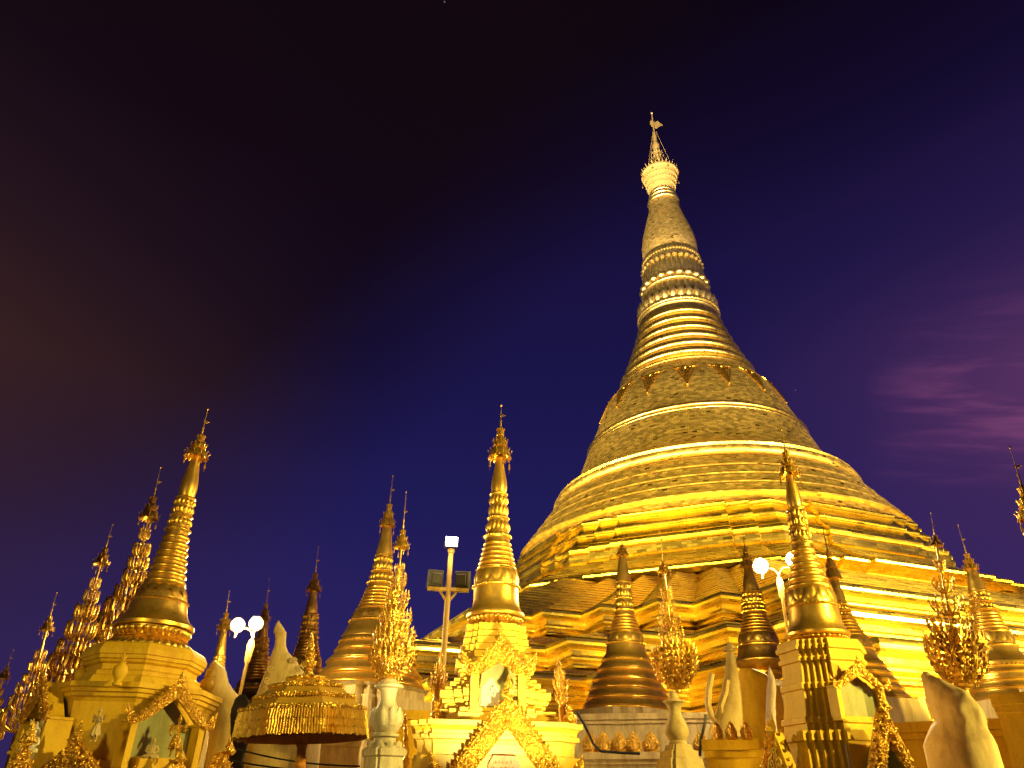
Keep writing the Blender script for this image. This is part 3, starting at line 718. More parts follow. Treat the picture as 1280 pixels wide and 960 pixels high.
# ------------------------------------------------------------------ statues (one skinned body each)
def figure(label, foot, H, yaw, pose, m, name='deity_statue', group=None, crown=True):
    t = thing(name, label, 'statue', group, Matrix.Translation(foot) @ Matrix.Rotation(yaw, 4, 'Z') @ Matrix.Scale(H, 4))
    J, E, Rr = [], [], []
    def j(p, r, par=None):
        J.append(p); Rr.append(r)
        if par is not None: E.append((par, len(J)-1))
        return len(J)-1
    if pose == 'seat':
        pel = j((0, 0, .14), .12); ch = j((0, 0, .38), .125, pel); nk = j((0, 0, .60), .05, ch); hd = j((0, -.01, .72), .085, nk); j((0, 0, .80), .06, hd)
        for s_ in (-1, 1):
            kn = j((s_*.34, -.16, .08), .075, pel); j((s_*.02, -.27, .06), .055, kn)
            sh = j((s_*.18, 0, .50), .06, ch); el = j((s_*.25, -.05, .30), .045, sh); j((s_*.08, -.2, .20), .035, el)
        top = .80; hs = .085
    else:
        pel = j((0, 0, .50), .07); ch = j((0, 0, .70), .085, pel); nk = j((0, 0, .80), .032, ch); hd = j((0, -.01, .87), .055, nk); j((0, 0, .92), .04, hd)
        for s_ in (-1, 1):
            kn = j((s_*.07, -.02, .27), .048, pel); an = j((s_*.075, .02, .05), .034, kn); j((s_*.08, -.06, .02), .03, an)
            sh = j((s_*.12, 0, .75), .042, ch)
            if pose == 'guard' and s_ > 0: el = j((.2, -.06, .62), .034, sh); j((.22, -.12, .78), .028, el)
            elif pose == 'guard': el = j((-.2, -.02, .6), .034, sh); j((-.12, -.1, .5), .028, el)
            else: el = j((s_*.17, -.02, .6), .034, sh); j((s_*.05, -.11, .66), .028, el)
        top = .92; hs = .055
    me = bpy.data.meshes.new('body'); me.from_pydata(J, E, []); me.materials.append(m)
    o = bpy.data.objects.new('body', me); COL.objects.link(o); o.parent = t
    o.modifiers.new('Skin', 'SKIN'); me.skin_vertices[0].data[0].use_root = True
    for k, r in enumerate(Rr): me.skin_vertices[0].data[k].radius = (r, r)
    sb = o.modifiers.new('Subd', 'SUBSURF'); sb.levels = 1; sb.render_levels = 1
    me.shade_smooth()
    if crown:
        mb = MB(); mb.lathe([(hs*1.25, top - hs*.2), (hs*1.35, top), (hs*.9, top + hs*.5), (hs*.95, top + hs*.7), (hs*.5, top + hs*1.4), (hs*.55, top + hs*1.6), (hs*.1, top + hs*3)], 10); mb.build('crown', m, t)
        if pose != 'seat':
            mb = MB(); mb.petals(.46, .22, .10, .17, 8, .02, -.3); mb.lathe([(.088, .52), (.115, .46)][::-1], 12); mb.build('skirt', m, t)
            mb = MB()
            for s_ in (-1, 1):
                for q in range(3): mb.leaf((s_*.13, .02, .76 - q*.02), (s_*1, 0, .7 - q*.6), (0, -1, 0), .16, .07)
            mb.build('shoulder_flames', m, t)
    return t
def fy(D, base, top): return at(*top, D).z - at(*base, D).z
f = at(116, 928, 11.3); figure('pale gold standing deity on the gable ornament left of the octagonal plinth', f, fy(11.3, (116, 928), (121, 886)), -.2, 'stand', P_CREAM)
f = at(188, 949, 11.55); figure('small pale seated figure inside the niche of the octagonal plinth', f, fy(11.55, (188, 949), (191, 916)), .2, 'seat', P_CREAM, crown=False)
mb = MB(); q = mt2s; mb.box(-.30, .30, -.26, .02, -.02, A.z(949) - zf - .02, q); mb.build('niche_shelf', P_OCHRE, tA, False)
f = at(216, 946, 11.6); figure('golden guardian with raised arm beside the niche of the octagonal plinth', f, fy(11.6, (216, 946), (221, 896)), .2, 'guard', G_ORN)
# ------------------------------------------------------------------ B: middle shrine
specB = dict(hti=(571, 12.6, 531), bud=[(573, 4.8), (582, 5.6), (592, 7.4), (602, 9.4), (609, 10), (614, 9.4), (618, 8.4)],
    lotus=(617, 11, 678, 17), rings=(678, 16.5, 714, 25.5, 6), orn=(714, 26, 736, 29.5),
    bell=[(735, 28), (742, 28), (752, 28.5), (759, 29.5), (764, 32), (768, 36), (771, 36.5), (773, 36), (774, 34)],
    lbase=(774, 35, 788, 36.5))
B, tB = stupa('bright golden stupa on a glowing stepped shrine, centre foreground', 12.0, (619, 790), (626.5, 506), specB, G_STUPA, 56)
tB.name = 'shrine_stupa'
blocks = [(786, 794, 36.5), (795, 802, 38), (803, 811, 39.5), (812, 820, 43), (821, 829, 45), (830, 841, 48.5), (842, 846, 45), (846.5, 851, 43), (853, 857, 50), (858, 864, 55),
    (865, 868.5, 61), (869.5, 879, 67), (880, 885, 64), (886, 890.5, 61), (893, 898, 73), (899, 909.5, 76)]
crs = [(786, 34)]
for k, (y0, y1, h) in enumerate(blocks):
    crs += [(y0 + .1, h - .5), (y0 + .6, h), (y1 - .2, h), (y1 + .1, h - .4)]
    if k + 1 < len(blocks): q = min(h, blocks[k+1][2]) - 3.2; crs += [(y1 + .15, q), (blocks[k+1][0] + .05, q)]
crs += [(910, 74), (910.4, 74), (911, 100), (917, 100), (918, 97), (922, 94), (926, 94), (927, 97), (932, 97), (933, 93), (938, 92), (950, 92), (951, 97), (985, 98)]
mb = MB(); rr = [(B.z(y), redent(B.r(y, h), [.60, .76, 1.0] if y < 911 else [.80, .9, 1.0])) for y, h in crs]
split = [q for q in rr if q[0] >= B.z(910.5)]
loft_plan(mb, split[::-1], radians(4)); mb.build('stepped_tiers', P_YEL, tB, False)
mb = MB(); low = [q for q in rr if q[0] < B.z(910.5)]; low.append((0, low[-1][1])); loft_plan(mb, low[::-1], radians(4)); mb.build('plinth', P_YEL, tB, False)
rb = radians(4); cB, sB = sin(rb), -cos(rb)
ap = B.r(885, 67)
mt = frame_at(cB, sB, cB*ap, sB*ap, B.z(897)); niche(tB, mt, B.r(870, 32), B.z(816) - B.z(853), B.z(853) - B.z(897), .16, P_TEAL, P_YEL, B.r(870, 9), band=B.r(850, 14))
mb = MB(); w = B.r(880, 10)
mb.poly([(-w*1.4, 0), (w*.75, 0), (w*.75, w*1.6), (-w*.2, w*3.2), (-w*1.4, w*2.0)], mt @ Matrix.Translation((-.06, -.062, .06)), .02); pq = mb.build('plaque', P_LILAC, tB, False)
mb = MB()
def scribble(mb, mtx, x, z, s_, k):   # rounded letters of a worn, unreadable inscription
    random.seed(k)
    for q in range(random.choice((1, 2, 2))):
        r = s_*random.uniform(.28, .42); cx = x + q*s_*.55; a0 = random.uniform(0, 6); n = 9; arc = random.uniform(4.2, 6.2)
        mb.tube([mtx @ Vector((cx + r*cos(a0+arc*i/n), 0, z + r*sin(a0+arc*i/n))) for i in range(n+1)], s_*.07, 4)
    if random.random() < .4: mb.tube([mtx @ Vector((x, 0, z + s_*.4)), mtx @ Vector((x + s_*.3, 0, z + s_*.75))], s_*.07, 4)
mq = mt @ Matrix.Translation((-.06, -.066, .06))
for k, (x, z) in enumerate(((-.03, .26), (-.05, .20), (.02, .21), (-.07, .15), (.0, .15))): scribble(mb, mq, x, z, .045, k)
mb.build('lettering', P_INK, pq)
random.seed(11)
# lower porch of the middle shrine
zq = B.z(985); ap2 = B.r(950, 99) + .25
mt = frame_at(cB, sB, cB*ap2 + .10, sB*ap2, zq)
hp = B.z(884) - zq
pediment(tB, mt, B.r(930, 72), hp, B.r(930, 19), .14, G_ORN, 'porch_pediment', 9)
mb = MB(); R = []
o = ogee(B.r(930, 54), hp - .36)
R = [[mt @ Vector((x, yy, z)) for yy in (.02, .24)] for x, z in o]; mb.grid(R, False); mb.build('porch_vault', P_OCHRE, tB)
mb = MB(); w = B.r(940, 18); mb.poly([(-w, -.9), (w, -.9), (w, .36), (w*.7, .46), (-w*.7, .46), (-w, .36)], mt @ Matrix.Translation((-.02, .17, -.12)), .03); pq = mb.build('inscription_stone', P_PINK, tB, False)
mb = MB()
for rw in range(7):
    for k in range(8 if rw > 1 else 5 + rw):
        x0 = -.025*(8 if rw > 1 else 5 + rw); scribble(mb, mt @ Matrix.Translation((-.02, .166, -.12)), x0 + k*.052, .38 - rw*.065, .032, rw*17 + k)
mb.build('lettering', P_INK, pq); random.seed(12)
flower_vase('golden flower vase on the left end of the middle shrine cornice', 11.4, (545, 912), 874, 8, G_ORN, 'vases on the middle shrine')
flower_vase('golden flower vase on the right end of the middle shrine cornice', 11.4, (713, 914), 880, 9, G_ORN, 'vases on the middle shrine')
# ------------------------------------------------------------------ C: right shrine
specC = dict(hti=(593, 12.0, 561), bud=[(595, 4.8), (605, 6), (615, 7.8), (624, 9), (631, 9), (636, 8)],
    lotus=(635, 11, 684, 13.5), rings=(684, 12.5, 738, 27, 6), orn=(738, 27.5, 760, 31),
    bell=[(759, 29.5), (766, 30), (776, 31), (784, 32.5), (789, 35), (793, 38.5), (796, 38.5), (798, 36)],
    lbase=(798, 36.5, 808, 39))
C_, tC = stupa('golden stupa rising from a flared redented shrine at the right', 12.0, (1024, 806), (977, 536), specC, G_STUPA, 56)
tC.name = 'shrine_stupa.001'
mb = MB(); lvC = [.46, .56, .67, .78, .89, 1.0]
pl = [(806, 46), (812, 47), (813, 49), (818, 49), (819, 46), (826, 45), (827, 48), (832, 48), (833, 45), (845, 46), (858, 48), (859, 51), (866, 51), (867, 48.5), (884, 50), (900, 53), (901, 56), (908, 57), (909, 54), (917, 55), (918, 65), (930, 66), (931, 62), (936, 61), (985, 62)]
rr = [(C_.z(y), redent(C_.r(y, h), lvC)) for y, h in pl]; rr.append((0, rr[-1][1]))
RC = radians(36)
loft_plan(mb, rr[::-1], RC); mb.build('plinth', P_OCHRE, tC, False)
cC, sC = sin(RC), -cos(RC); apC = C_.r(860, 50)
mt = frame_at(cC, sC, cC*apC, sC*apC, C_.z(905))
niche(tC, mt, .36, C_.z(838) - C_.z(868), C_.z(868) - C_.z(905), .14, P_TEAL, P_OCHRE)
mt = frame_at(cC, sC, cC*(apC + .48), sC*(apC + .48), 1.2)
pediment(tC, mt, .70, C_.z(880) - 1.2 - .15, .19, .12, G_ORN, 'porch_pediment', 8)
mb = MB(); o = ogee(.56, C_.z(880) - 1.2 - .55); mb.grid([[mt @ Vector((x, yy, z)) for yy in (.02, .40)] for x, z in o], False); mb.build('porch_vault', P_TEAL, tC)  # teal vault: the halo's cyan light is put into its colour
mb = MB(); mb.poly([(-.2, 0), (.2, 0), (.2, .95), (-.2, .95)], mt @ Matrix.Translation((-.12, .40, .2)), .04); pq = mb.build('inscription_stone', P_PINK, tC, False)
mb = MB()
for rw in range(8):
    for k in range(7): scribble(mb, mt @ Matrix.Translation((-.12, .396, .2)), -.16 + k*.047, .88 - rw*.06, .03, rw*13 + k + 300)
mb.build('lettering', P_INK, pq); random.seed(13)
hm = mt @ Matrix.Translation((.02, .20, .80))
mb = MB(); mb.tube([hm @ Vector((.16*cos(2*pi*k/24), 0, .16*sin(2*pi*k/24))) for k in range(25)], .035, 8)
ho = mb.build('halo_lamp', E_HALO); tag(ho, 'pale blue glowing halo lamp under the right shrine gable', 'lamp')
c, s_ = cos(RC + pi), sin(RC + pi)
mt = frame_at(-cos(RC), -sin(RC), -cos(RC)*(apC + .35), -sin(RC)*(apC + .35), 1.3)
pediment(tC, mt, .55, C_.z(908) - 1.3 - .1, .2, .12, P_OCHRE, 'porch_pediment', 7)
# ------------------------------------------------------------------ dark stupas round the foot of the pagoda
RING = 'small stupas round the foot of the pagoda'
stupa('dark gold stupa with broad stepped base on a cream terrace wall, right of centre', 26.0, (785, 886), (777, 668),
  dict(hti=(694, 7.5, 680), bud=[(695, 4.2), (705, 5.6), (717, 7.8), (725, 9), (728, 9)], lotus=(727, 9.5, 768, 13), rings=(768, 13, 792, 20.5, 6), orn=(792, 21, 806, 24),
       bell=[(805, 23), (812, 24), (818, 25.5), (821, 28)], tiers=[(821, 28), (829, 30.5), (842, 36), (855, 43), (866, 48), (878, 52), (892, 58)], tbead=1), G_STUPA, 56, RING, [(892, 66), (905, 66)])
stupa('gold stupa with an urn-shaped foot just left of the right lamp post', 24.0, (955, 850), (928, 664),
  dict(hti=(708, 8, 682), bud=[(709, 4.5), (720, 6.5), (732, 9.2), (738, 9.5), (741, 9)], lotus=(740, 12.5, 768, 15), rings=(768, 15, 792, 22, 6), orn=(792, 22.5, 808, 26),
       bell=[(807, 25), (814, 26.5), (820, 28), (824, 31), (827, 34), (829, 34), (833, 29), (838, 24), (841, 27), (845, 26), (850, 19), (856, 15)]), G_DARK, 48, RING, [(856, 40), (875, 44)])
stupa('dark gold stupa half hidden behind the right shrine, brightly lit near its tip', 27.0, (1073, 865), (1022, 630),
  dict(hti=(722, 9, 685), bud=[(722, 5), (735, 6.5), (748, 8.5), (754, 8.5)], lotus=(753, 10, 775, 14.5), rings=(775, 15, 796, 24, 5), orn=(796, 24.5, 814, 29),
       bell=[(813, 28), (820, 29.5), (826, 32), (830, 36)], tiers=[(830, 36), (838, 39), (848, 44), (858, 49), (868, 54), (880, 60)]), G_STUPA, 48, RING, [(880, 62), (900, 64)])
stupa('dark gold stupa on a bright ringed base at the right edge', 23.0, (1258, 860), (1197, 655),
  dict(hti=(711, 8, 690), bud=[(711, 5.5), (722, 7.5), (735, 10), (740, 10.5)], lotus=(739, 11.5, 766, 16.5), rings=(766, 16.5, 792, 22.5, 6), orn=(792, 23, 810, 26),
       bell=[(809, 25), (816, 26), (822, 29), (827, 36), (829, 37)], tiers=[(829, 37), (838, 37), (846, 40), (856, 41), (866, 44), (880, 50)], tbead=1), G_STUPA, 48, RING, [(880, 60), (900, 62)])
stupa('large dark gold broad-belled stupa behind the umbrella, left of centre', 21.0, (463, 850), (491, 594),
  dict(hti=(657, 8.7, 627), bud=[(658, 5.2), (668, 6.4), (680, 8.2), (690, 10), (695, 10)], lotus=(694, 11, 734, 17.5), rings=(734, 17.5, 764, 27.5, 7), orn=(764, 28, 780, 34),
       bell=[(779, 33), (786, 35), (793, 38), (799, 42), (801, 42)], tiers=[(801, 42), (808, 43.5), (819, 48), (834, 56), (850, 63), (862, 68)], tbead=1), G_STUPA, 64, RING, [(862, 66), (866, 60), (876, 60), (877, 68), (890, 69)])
stupa('slim dark gold stupa above the umbrella', 24.0, (380, 845), (398, 683),
  dict(hti=(738, 8.5, 715), bud=[(739, 4.2), (748, 5), (758, 7), (764, 7.5), (768, 7)], lotus=(767, 9.5, 800, 12.5), rings=(800, 12.5, 822, 18, 6), orn=(822, 18.5, 836, 21),
       bell=[(835, 20), (842, 21), (848, 24), (852, 28)], tiers=[(852, 28), (862, 32), (874, 36), (886, 42)]), G_DARK, 40, RING, [(886, 46), (900, 46)])
stupa('dark gold stupa just right of the left twin lamp', 26.0, (318, 872), (337, 722),
  dict(hti=(776, 6.5, 752), bud=[(776, 3.8), (784, 5), (793, 6.5), (797, 6.5)], lotus=(797, 8.5, 824, 11.5), rings=(824, 11.5, 850, 20, 7), orn=(850, 20.5, 862, 25),
       bell=[(861, 24), (868, 26), (873, 30)], tiers=[(873, 30), (882, 33), (893, 38)]), G_DARK, 40, RING, [(893, 42), (905, 42)])
stupa('thin stupa glaring bright gold beside the left twin lamp', 20.5, (266, 880), (287, 738),
  dict(hti=(786, 8, 764), bud=[(786, 4), (796, 4.6), (808, 5.5), (816, 6.2), (820, 6)], lotus=(819, 7, 842, 8.5), rings=(842, 8.5, 872, 15, 8), orn=(872, 15.5, 884, 19),
       bell=[(883, 18), (892, 20), (898, 24)], tiers=[(898, 24), (910, 30)]), G_STUPA, 40, RING, [(910, 34), (925, 36)])
stupa('stupa at right edge showing only umbrella and rod', 17.0, (1352, 850), (1262, 558),
  dict(hti=(648, 14, 604), bud=[(648, 7), (662, 9), (676, 12), (682, 12)], lotus=(682, 14, 730, 20), rings=(730, 20, 780, 32, 7), orn=(780, 32, 800, 38),
       bell=[(799, 36), (815, 38), (830, 44)], tiers=[(830, 44), (845, 50), (860, 56)]), G_STUPA, 40, RING, [(860, 60), (900, 62)])
# ------------------------------------------------------------------ golden leaf trees (tiers of upward branches under an umbrella)
TREES = 'golden leaf trees among the stupas'
def leaf_tree(label, D, base, tip, hspec, tiers, m=None, style='leaf', foot=None):
    m = m or G_TREE; a = Ax(D, base, tip)
    t = thing('golden_tree', label, 'golden tree', TREES, a.mtx)
    hti(a, t, *hspec, tip[1], m, 24, 8, 4)
    mb = MB(); zr = a.z(hspec[0]); zb = a.z(base[1]); rr = a.r(base[1], 2.2)
    mb.lathe([(rr*2.5, zb), (rr*1.6, zb + .15), (rr, zb + .4), (rr*.7, (zb+zr)/2), (rr*.55, zr + .1)], 10)
    if foot: mb.lathe([(rr*3, 0), (rr*3, zb - .01)], 12)
    mb.build('stem', m, t)
    for yb, yt, hw, n in tiers:
        z0, z1, R = a.z(yb), a.z(yt), a.r((yb+yt)/2, hw); H = z1 - z0; mb = MB(); ph = random.uniform(0, 6)
        mb.lathe([(rr*.9, z0 - H*.02), (R*.32, z0 + H*.02), (R*.38, z0 + H*.07), (rr*.8, z0 + H*.12)], 14)
        n2 = int(n*(2.3 if style == 'finger' else 1.6))
        for k in range(n2):
            an = 2*pi*k/n2 + ph; c, s_ = cos(an), sin(an); od = Vector((c, s_, 0)); sdv = Vector((-s_, c, 0))
            hh = H*random.uniform(.9, 1.08); RR = R*random.uniform(.9, 1.04)
            k1 = 2.0 if style == 'finger' else 1.25
            pt = lambda q: od*(RR*(.12 + .85*sin(min(1, q*k1)*pi/2)**.9 - .05*q*q)) + Vector((0, 0, z0 + hh*(q**1.35)))
            if style == 'finger':
                w = min(RR*2.2*pi/n2*.42, H*.10)
                mb.tube([pt(q/6*.86) for q in range(7)], [w*.5, w*.5, w*.55, w*.55, w*.6, w*.66, w*.3], 6)
                mb.leaf(pt(.76), (c*.05, s_*.05, 1), od, H*.30, w*2.0, .45)
                for q in (.3, .45, .6): mb.leaf(pt(q), (c*.9, s_*.9, .35), sdv, H*.09, w*1.1, .35)
            else:
                mb.tube([pt(q/5*.9) for q in range(6)], [R*.03]*5 + [R*.02], 5)
                for q in (.16, .27, .38, .49, .6, .71, .82):
                    p = pt(q); ln = H*random.uniform(.11, .16)
                    for sg in (-1, 1):
                        d = sdv*sg*random.uniform(.35, .8) + od*random.uniform(0, .55) + Vector((0, 0, random.uniform(.4, 1.0)))
                        mb.leaf(p, d, od + Vector((0, 0, random.uniform(-.3, .3))), ln, ln*random.uniform(.55, .8), .25, random.uniform(-.1, .2))
                    if random.random() < .35: mb.ball(p + od*R*.07 - Vector((0, 0, H*.03)), R*.035, 6, 4, 1.6)
                mb.leaf(pt(.88), (c*.1, s_*.1, 1), od, H*.22, H*.10, .3)
                mb.leaf(pt(.84), (c*.5 - s_*.5, s_*.5 + c*.5, 1), od, H*.14, H*.07, .3); mb.leaf(pt(.84), (c*.5 + s_*.5, s_*.5 - c*.5, 1), od, H*.14, H*.07, .3)
        mb.build('leaf_tier', m, t)
    return a, t
leaf_tree('slim golden leaf tree with small top tiers, right of centre', 11.4, (847, 865), (822, 643), (714, 7.5, 700),
    [(755, 735, 6.5, 7), (771, 754, 10, 9), (789, 771, 14, 10), (808, 787, 16.5, 11), (862, 806, 29, 18)], G_TREE, 'leaf')
leaf_tree('tall golden leaf tree on the lotus-carved white vase, left of the centre', 11.0, (487, 851), (508, 614), (684, 9, 660),
    [(722, 705, 6, 7), (742, 718, 10, 9), (768, 738, 15, 11), (796, 762, 20, 13), (818, 785, 27, 14), (850, 806, 29, 16)], G_TREE, 'leaf')
leaf_tree('golden leaf tree leaning against the bright strips of the pagoda, far right', 13.6, (1204, 862), (1163, 640), (682, 7, 668),
    [(716, 700, 7, 7), (742, 722, 14, 9), (770, 746, 21, 11), (802, 768, 27, 13), (860, 792, 34, 17)], G_DARK, 'leaf', True)
leaf_tree('tallest dark leaf tree with candle-like tiers behind the left stupa', 19.0, (147, 812), (201, 583), (648, 10.5, 618),
    [(676, 660, 6.5, 7), (697, 679, 10.5, 8), (714, 696, 12, 8), (734, 712, 15, 9), (756, 730, 20, 10), (780, 748, 27, 11), (808, 768, 34, 13)], G_DARK, 'finger', True)
leaf_tree('dark leaf tree with tulip-shaped tiers left of the octagonal plinth', 18.0, (74, 880), (141, 655), (705, 8.5, 683),
    [(738, 722, 6, 7), (755, 737, 9, 8), (778, 754, 14, 9), (802, 776, 18, 10), (826, 799, 23, 11), (848, 818, 28, 12), (876, 840, 34, 13)], G_DARK, 'finger', True)
leaf_tree('short golden leaf tree with dense candle tiers near the left edge', 17.0, (24, 918), (71, 740), (788, 7.5, 768),
    [(828, 812, 7, 7), (842, 826, 10, 8), (856, 841, 13, 9), (872, 854, 17, 10), (892, 868, 21, 12), (916, 886, 26, 14)], G_DARK, 'finger', True)
leaf_tree('golden leaf tree cut by the left edge of the photo', 20.0, (-25, 930), (17, 812), (848, 6.5, 832),
    [(872, 860, 5.5, 7), (884, 871, 9, 8), (897, 882, 13, 9), (912, 894, 18, 10), (928, 906, 23, 12)], G_DARK, 'finger', True)
leaf_tree('small leaf tree squeezed between the tall leaf tree and the left stupa', 16.5, (122, 842), (146, 752), (782, 6, 768),
    [(802, 786, 8, 8), (818, 800, 13, 9), (840, 815, 17, 11)], G_DARK, 'finger', True)
for lab, bx, tp in (('small golden flower spray on the left corner of the middle shrine', (546, 876), (552, 806)), ('small golden flower spray on the right corner of the middle shrine', (704, 884), (697, 818))):
    leaf_tree(lab, 12.5, bx, tp, (tp[1] + 14, 3.2, tp[1] + 7), [(bx[1], bx[1] - 20, 9, 8), (bx[1] - 16, bx[1] - 34, 11, 9), (bx[1] - 30, bx[1] - 46, 7, 7)], G_TREE, 'leaf', True)
# ------------------------------------------------------------------ white vases that carry the trees
def white_vase(label, D, base, prof, m, ylo, leafs=None, sq=None):
    a = Ax(D, base); t = thing('white_vase', label, 'vase', None, a.mtx)
    mb = MB(); mb.lathe([a.rz(y, h) for y, h in prof][::-1], 36, capt=True); mb.build('vase', m, t)
    if leafs:
        mb = MB()
        for y0, y1, h0, h1, n in leafs: mb.petals(a.z(y0), a.z(y1), a.r(y0, h0), a.r(y1, h1), n, a.r(y0, 4.5), .5, .2)
        mb.build('carved_leaves', m, t)
    mb = MB(); rr = [(a.z(y), redent(a.r(y, h), [.8, 1.0])) for y, h in sq]; rr.append((0, rr[-1][1])); loft_plan(mb, rr[::-1], radians(30)); mb.build('pedestal', m, t, False)
white_vase('tall white stone vase with carved lotus leaves and hat-like lid', 11.0, (481, 930),
    [(847, 4), (849, 8), (853, 11), (857, 17.5), (860, 18), (861, 11.5), (866, 10), (873, 9.5), (880, 11), (888, 15), (896, 18.5), (904, 19), (911, 17), (916, 13), (918, 17), (921, 17), (923, 13), (929, 14), (934, 17)], P_WHITE, 960,
    [(908, 884, 17, 16, 9), (940, 926, 16, 19, 9)], [(934, 18), (937, 22), (945, 22), (947, 19), (975, 20)])
white_vase('plain creamy white urn on a stepped white pedestal beside the terrace wall', 11.4, (848, 935),
    [(865, 5.5), (874, 5.5), (876, 13), (878, 13.5), (880, 10.5), (885, 8), (890, 7.2), (896, 8.5), (904, 12), (912, 14.5), (918, 14.3), (923, 11.5), (926, 9.5), (928, 11), (932, 11)], P_CREAM, 960, None,
    [(931, 12), (938, 14), (939, 18), (948, 19), (949, 22), (985, 27)])
# ------------------------------------------------------------------ ceremonial umbrella
U = Ax(8.6, (375, 960), (389.5, 800)); 
tU = thing('ceremonial_umbrella', 'large golden octagonal ceremonial umbrella with fringed rim on a red pole', 'umbrella', None, U.mtx)
def octr(r, z, n=8, sub=4, wob=0):
    out = []
    for k in range(n):
        a0, a1 = 2*pi*k/n + .28, 2*pi*(k+1)/n + .28
        for q in range(sub):
            t = q/sub; x = r*(cos(a0)*(1-t) + cos(a1)*t); y = r*(sin(a0)*(1-t) + sin(a1)*t)
            w = 1 + wob*(.5 - abs(t-.5))*(-1); out.append((x*w, y*w, z))
    return out
zr = U.z(893); Ru = U.r(905, 80)
prof = [(1.0, 893), (.96, 889), (.90, 884), (.79, 876), (.69, 869), (.56, 860.5), (.45, 855), (.25, 849), (.06, 845)]
mb = MB(); mb.grid([octr(Ru*f_, U.z(y) , 8, 4, .05) for f_, y in prof], True, None, False, True); mb.build('canopy', P_CLOTH, tU, True, 30)
mb = MB(); mb.grid([octr(Ru*.97*f_, U.z(y) - .03, 8, 4, .05) for f_, y in [(1.0, 921), (1.0, 905)] + prof], True, None, False, True); mb.build('lining', P_RED, tU, True, 30)
for f_, y in ((.985, 890), (.80, 875), (.585, 860), (.33, 850.5)):
    mb = MB(); ring = octr(Ru*f_*1.02, U.z(y) + .015, 8, 14)
    for p in ring: mb.leaf((p[0], p[1], p[2] + .015), (p[0]*.25/Ru, p[1]*.25/Ru, -1), (p[0], p[1], 0), .055, .05, .3)
    mb.build('gold_trim', G_ORN, tU)
mb = MB(); random.seed(5)
for row, (y0, y1, f_) in enumerate(((892, 906, 1.0), (902, 916, 1.015), (911, 925, 1.03))):
    z0, z1 = U.z(y0), U.z(y1); ring = octr(Ru*f_, 0, 8, 40)
    n = len(ring); rows = []
    for zz, o in ((z0, 0), (z0*.5 + z1*.5, .012), (z1 + .012, .022)):
        rw = []
        for k, p in enumerate(ring):
            q = Vector((p[0], p[1])).normalized()*(o + (.011 if k % 2 else -.006) + random.uniform(-.005, .005)); rw.append((p[0] + q.x, p[1] + q.y, zz + (random.uniform(-.012, .012) if zz < z0 else 0)))
        rows.append(rw)
    mb.grid(rows)
mb.build('fringe', P_CLOTH, tU, True, 20)
mb = MB(); zt = U.z(845); r = U.r(930, 5.6)
mb.lathe([(r, 0), (r, zt - .04)], 16, capt=True); 
for y in (931, 950, 957): mb.lathe(bulge(U.z(y) + .03, r, U.z(y) - .03, r, r*.25), 16)
mb.build('pole', P_RED, tU)
mb = MB(); P = []
for y, h in [(846, 5.5), (843, 7), (840, 5), (836, 4), (832, 7.5), (828, 8), (825, 5), (820, 6.5), (817, 4.5), (813, 5.5), (809, 3.5), (806, 4.5), (802, 2.5), (799, 3.2), (795, 1.6), (788, .6)]: P.append(U.rz(y, h))
mb.lathe(P, 16); mb.beads(U.z(828), U.r(828, 8.5), 10, .012); mb.beads(U.z(819), U.r(819, 7), 8, .01); mb.build('finial', G_ORN, tU)
# ------------------------------------------------------------------ cream statues and walls
def statue_loft(name, label, D, rows, m, depth=.75, cat='statue', jit=.10):
    """rows: (y, left x, right x) of the photo, top to bottom; rounded body with real depth"""
    cx = (rows[-1][1] + rows[-1][2])/2; a = Ax(D, (cx, rows[-1][0]))
    t = thing(name, label, cat, None, a.mtx); mb = MB(); R = []
    for y, xl, xr in rows:
        c = a.inv @ at((xl+xr)/2, y, D); w = (xr-xl)/2*a.m(y); R.append((c.x, 0, c.z, w, w*depth))
    R.append((R[-1][0], 0, 0, R[-1][3]*1.1, R[-1][4]*1.2))
    R2 = []                      # resample and roughen the carved stone
    for i in range(len(R)-1):
        for q in range(4): R2.append(tuple(R[i][k]*(1-q/4) + R[i+1][k]*q/4 for k in range(5)))
    R2.append(R[-1]); mb.loft(R2[::-1], 30); w0 = R[len(R)//2][3]
    mb.v = [tuple(Vector(v) + mnoise.noise_vector(Vector(v)*(2.2/w0)*.6 + Vector((D, 0, 0)))*w0*jit + mnoise.noise_vector(Vector(v)*(6/w0))*w0*jit*.35) for v in mb.v]
    mb.build('body', m, t, True, 60)
    return a, t
a, t = statue_loft('guardian_beast', 'pale cream statue with slender raised beaked head behind the golden umbrella', 13.5,
    [(776, 347.5, 348.5), (780, 345.5, 351), (786, 343, 355), (791, 342.5, 358), (794, 344, 357.5), (800, 344.5, 357), (808, 343.5, 357.5), (815, 341, 360), (824, 338, 369), (835, 335, 376), (848, 330, 388), (862, 325, 398), (880, 318, 405)], P_CREAM, .6, 'statue', .04)
for s_, x, y in ((1, 366, 828), (1, 374, 838), (1, 384, 846), (-1, 338, 838), (-1, 334, 852)):
    mb = MB(); p = a.inv @ at(x, y, 13.5); mt = Matrix.Translation((p.x, -.16, p.z)); mb.spiral((0, 0), a.r(y, 4.5), 1.5, mt, a.r(y, 1.2), s_, 0); mb.build('carved_curl', P_CREAM, t)
a, t = statue_loft('guardian_beast', 'cracked cream mound-like statue right of the octagonal plinth', 13.8,
    [(826, 266, 270), (830, 263, 275), (838, 259, 282), (850, 256, 286), (862, 258, 290), (875, 258, 300), (890, 258, 306), (905, 262, 310), (930, 262, 312)], P_CREAM, .8)
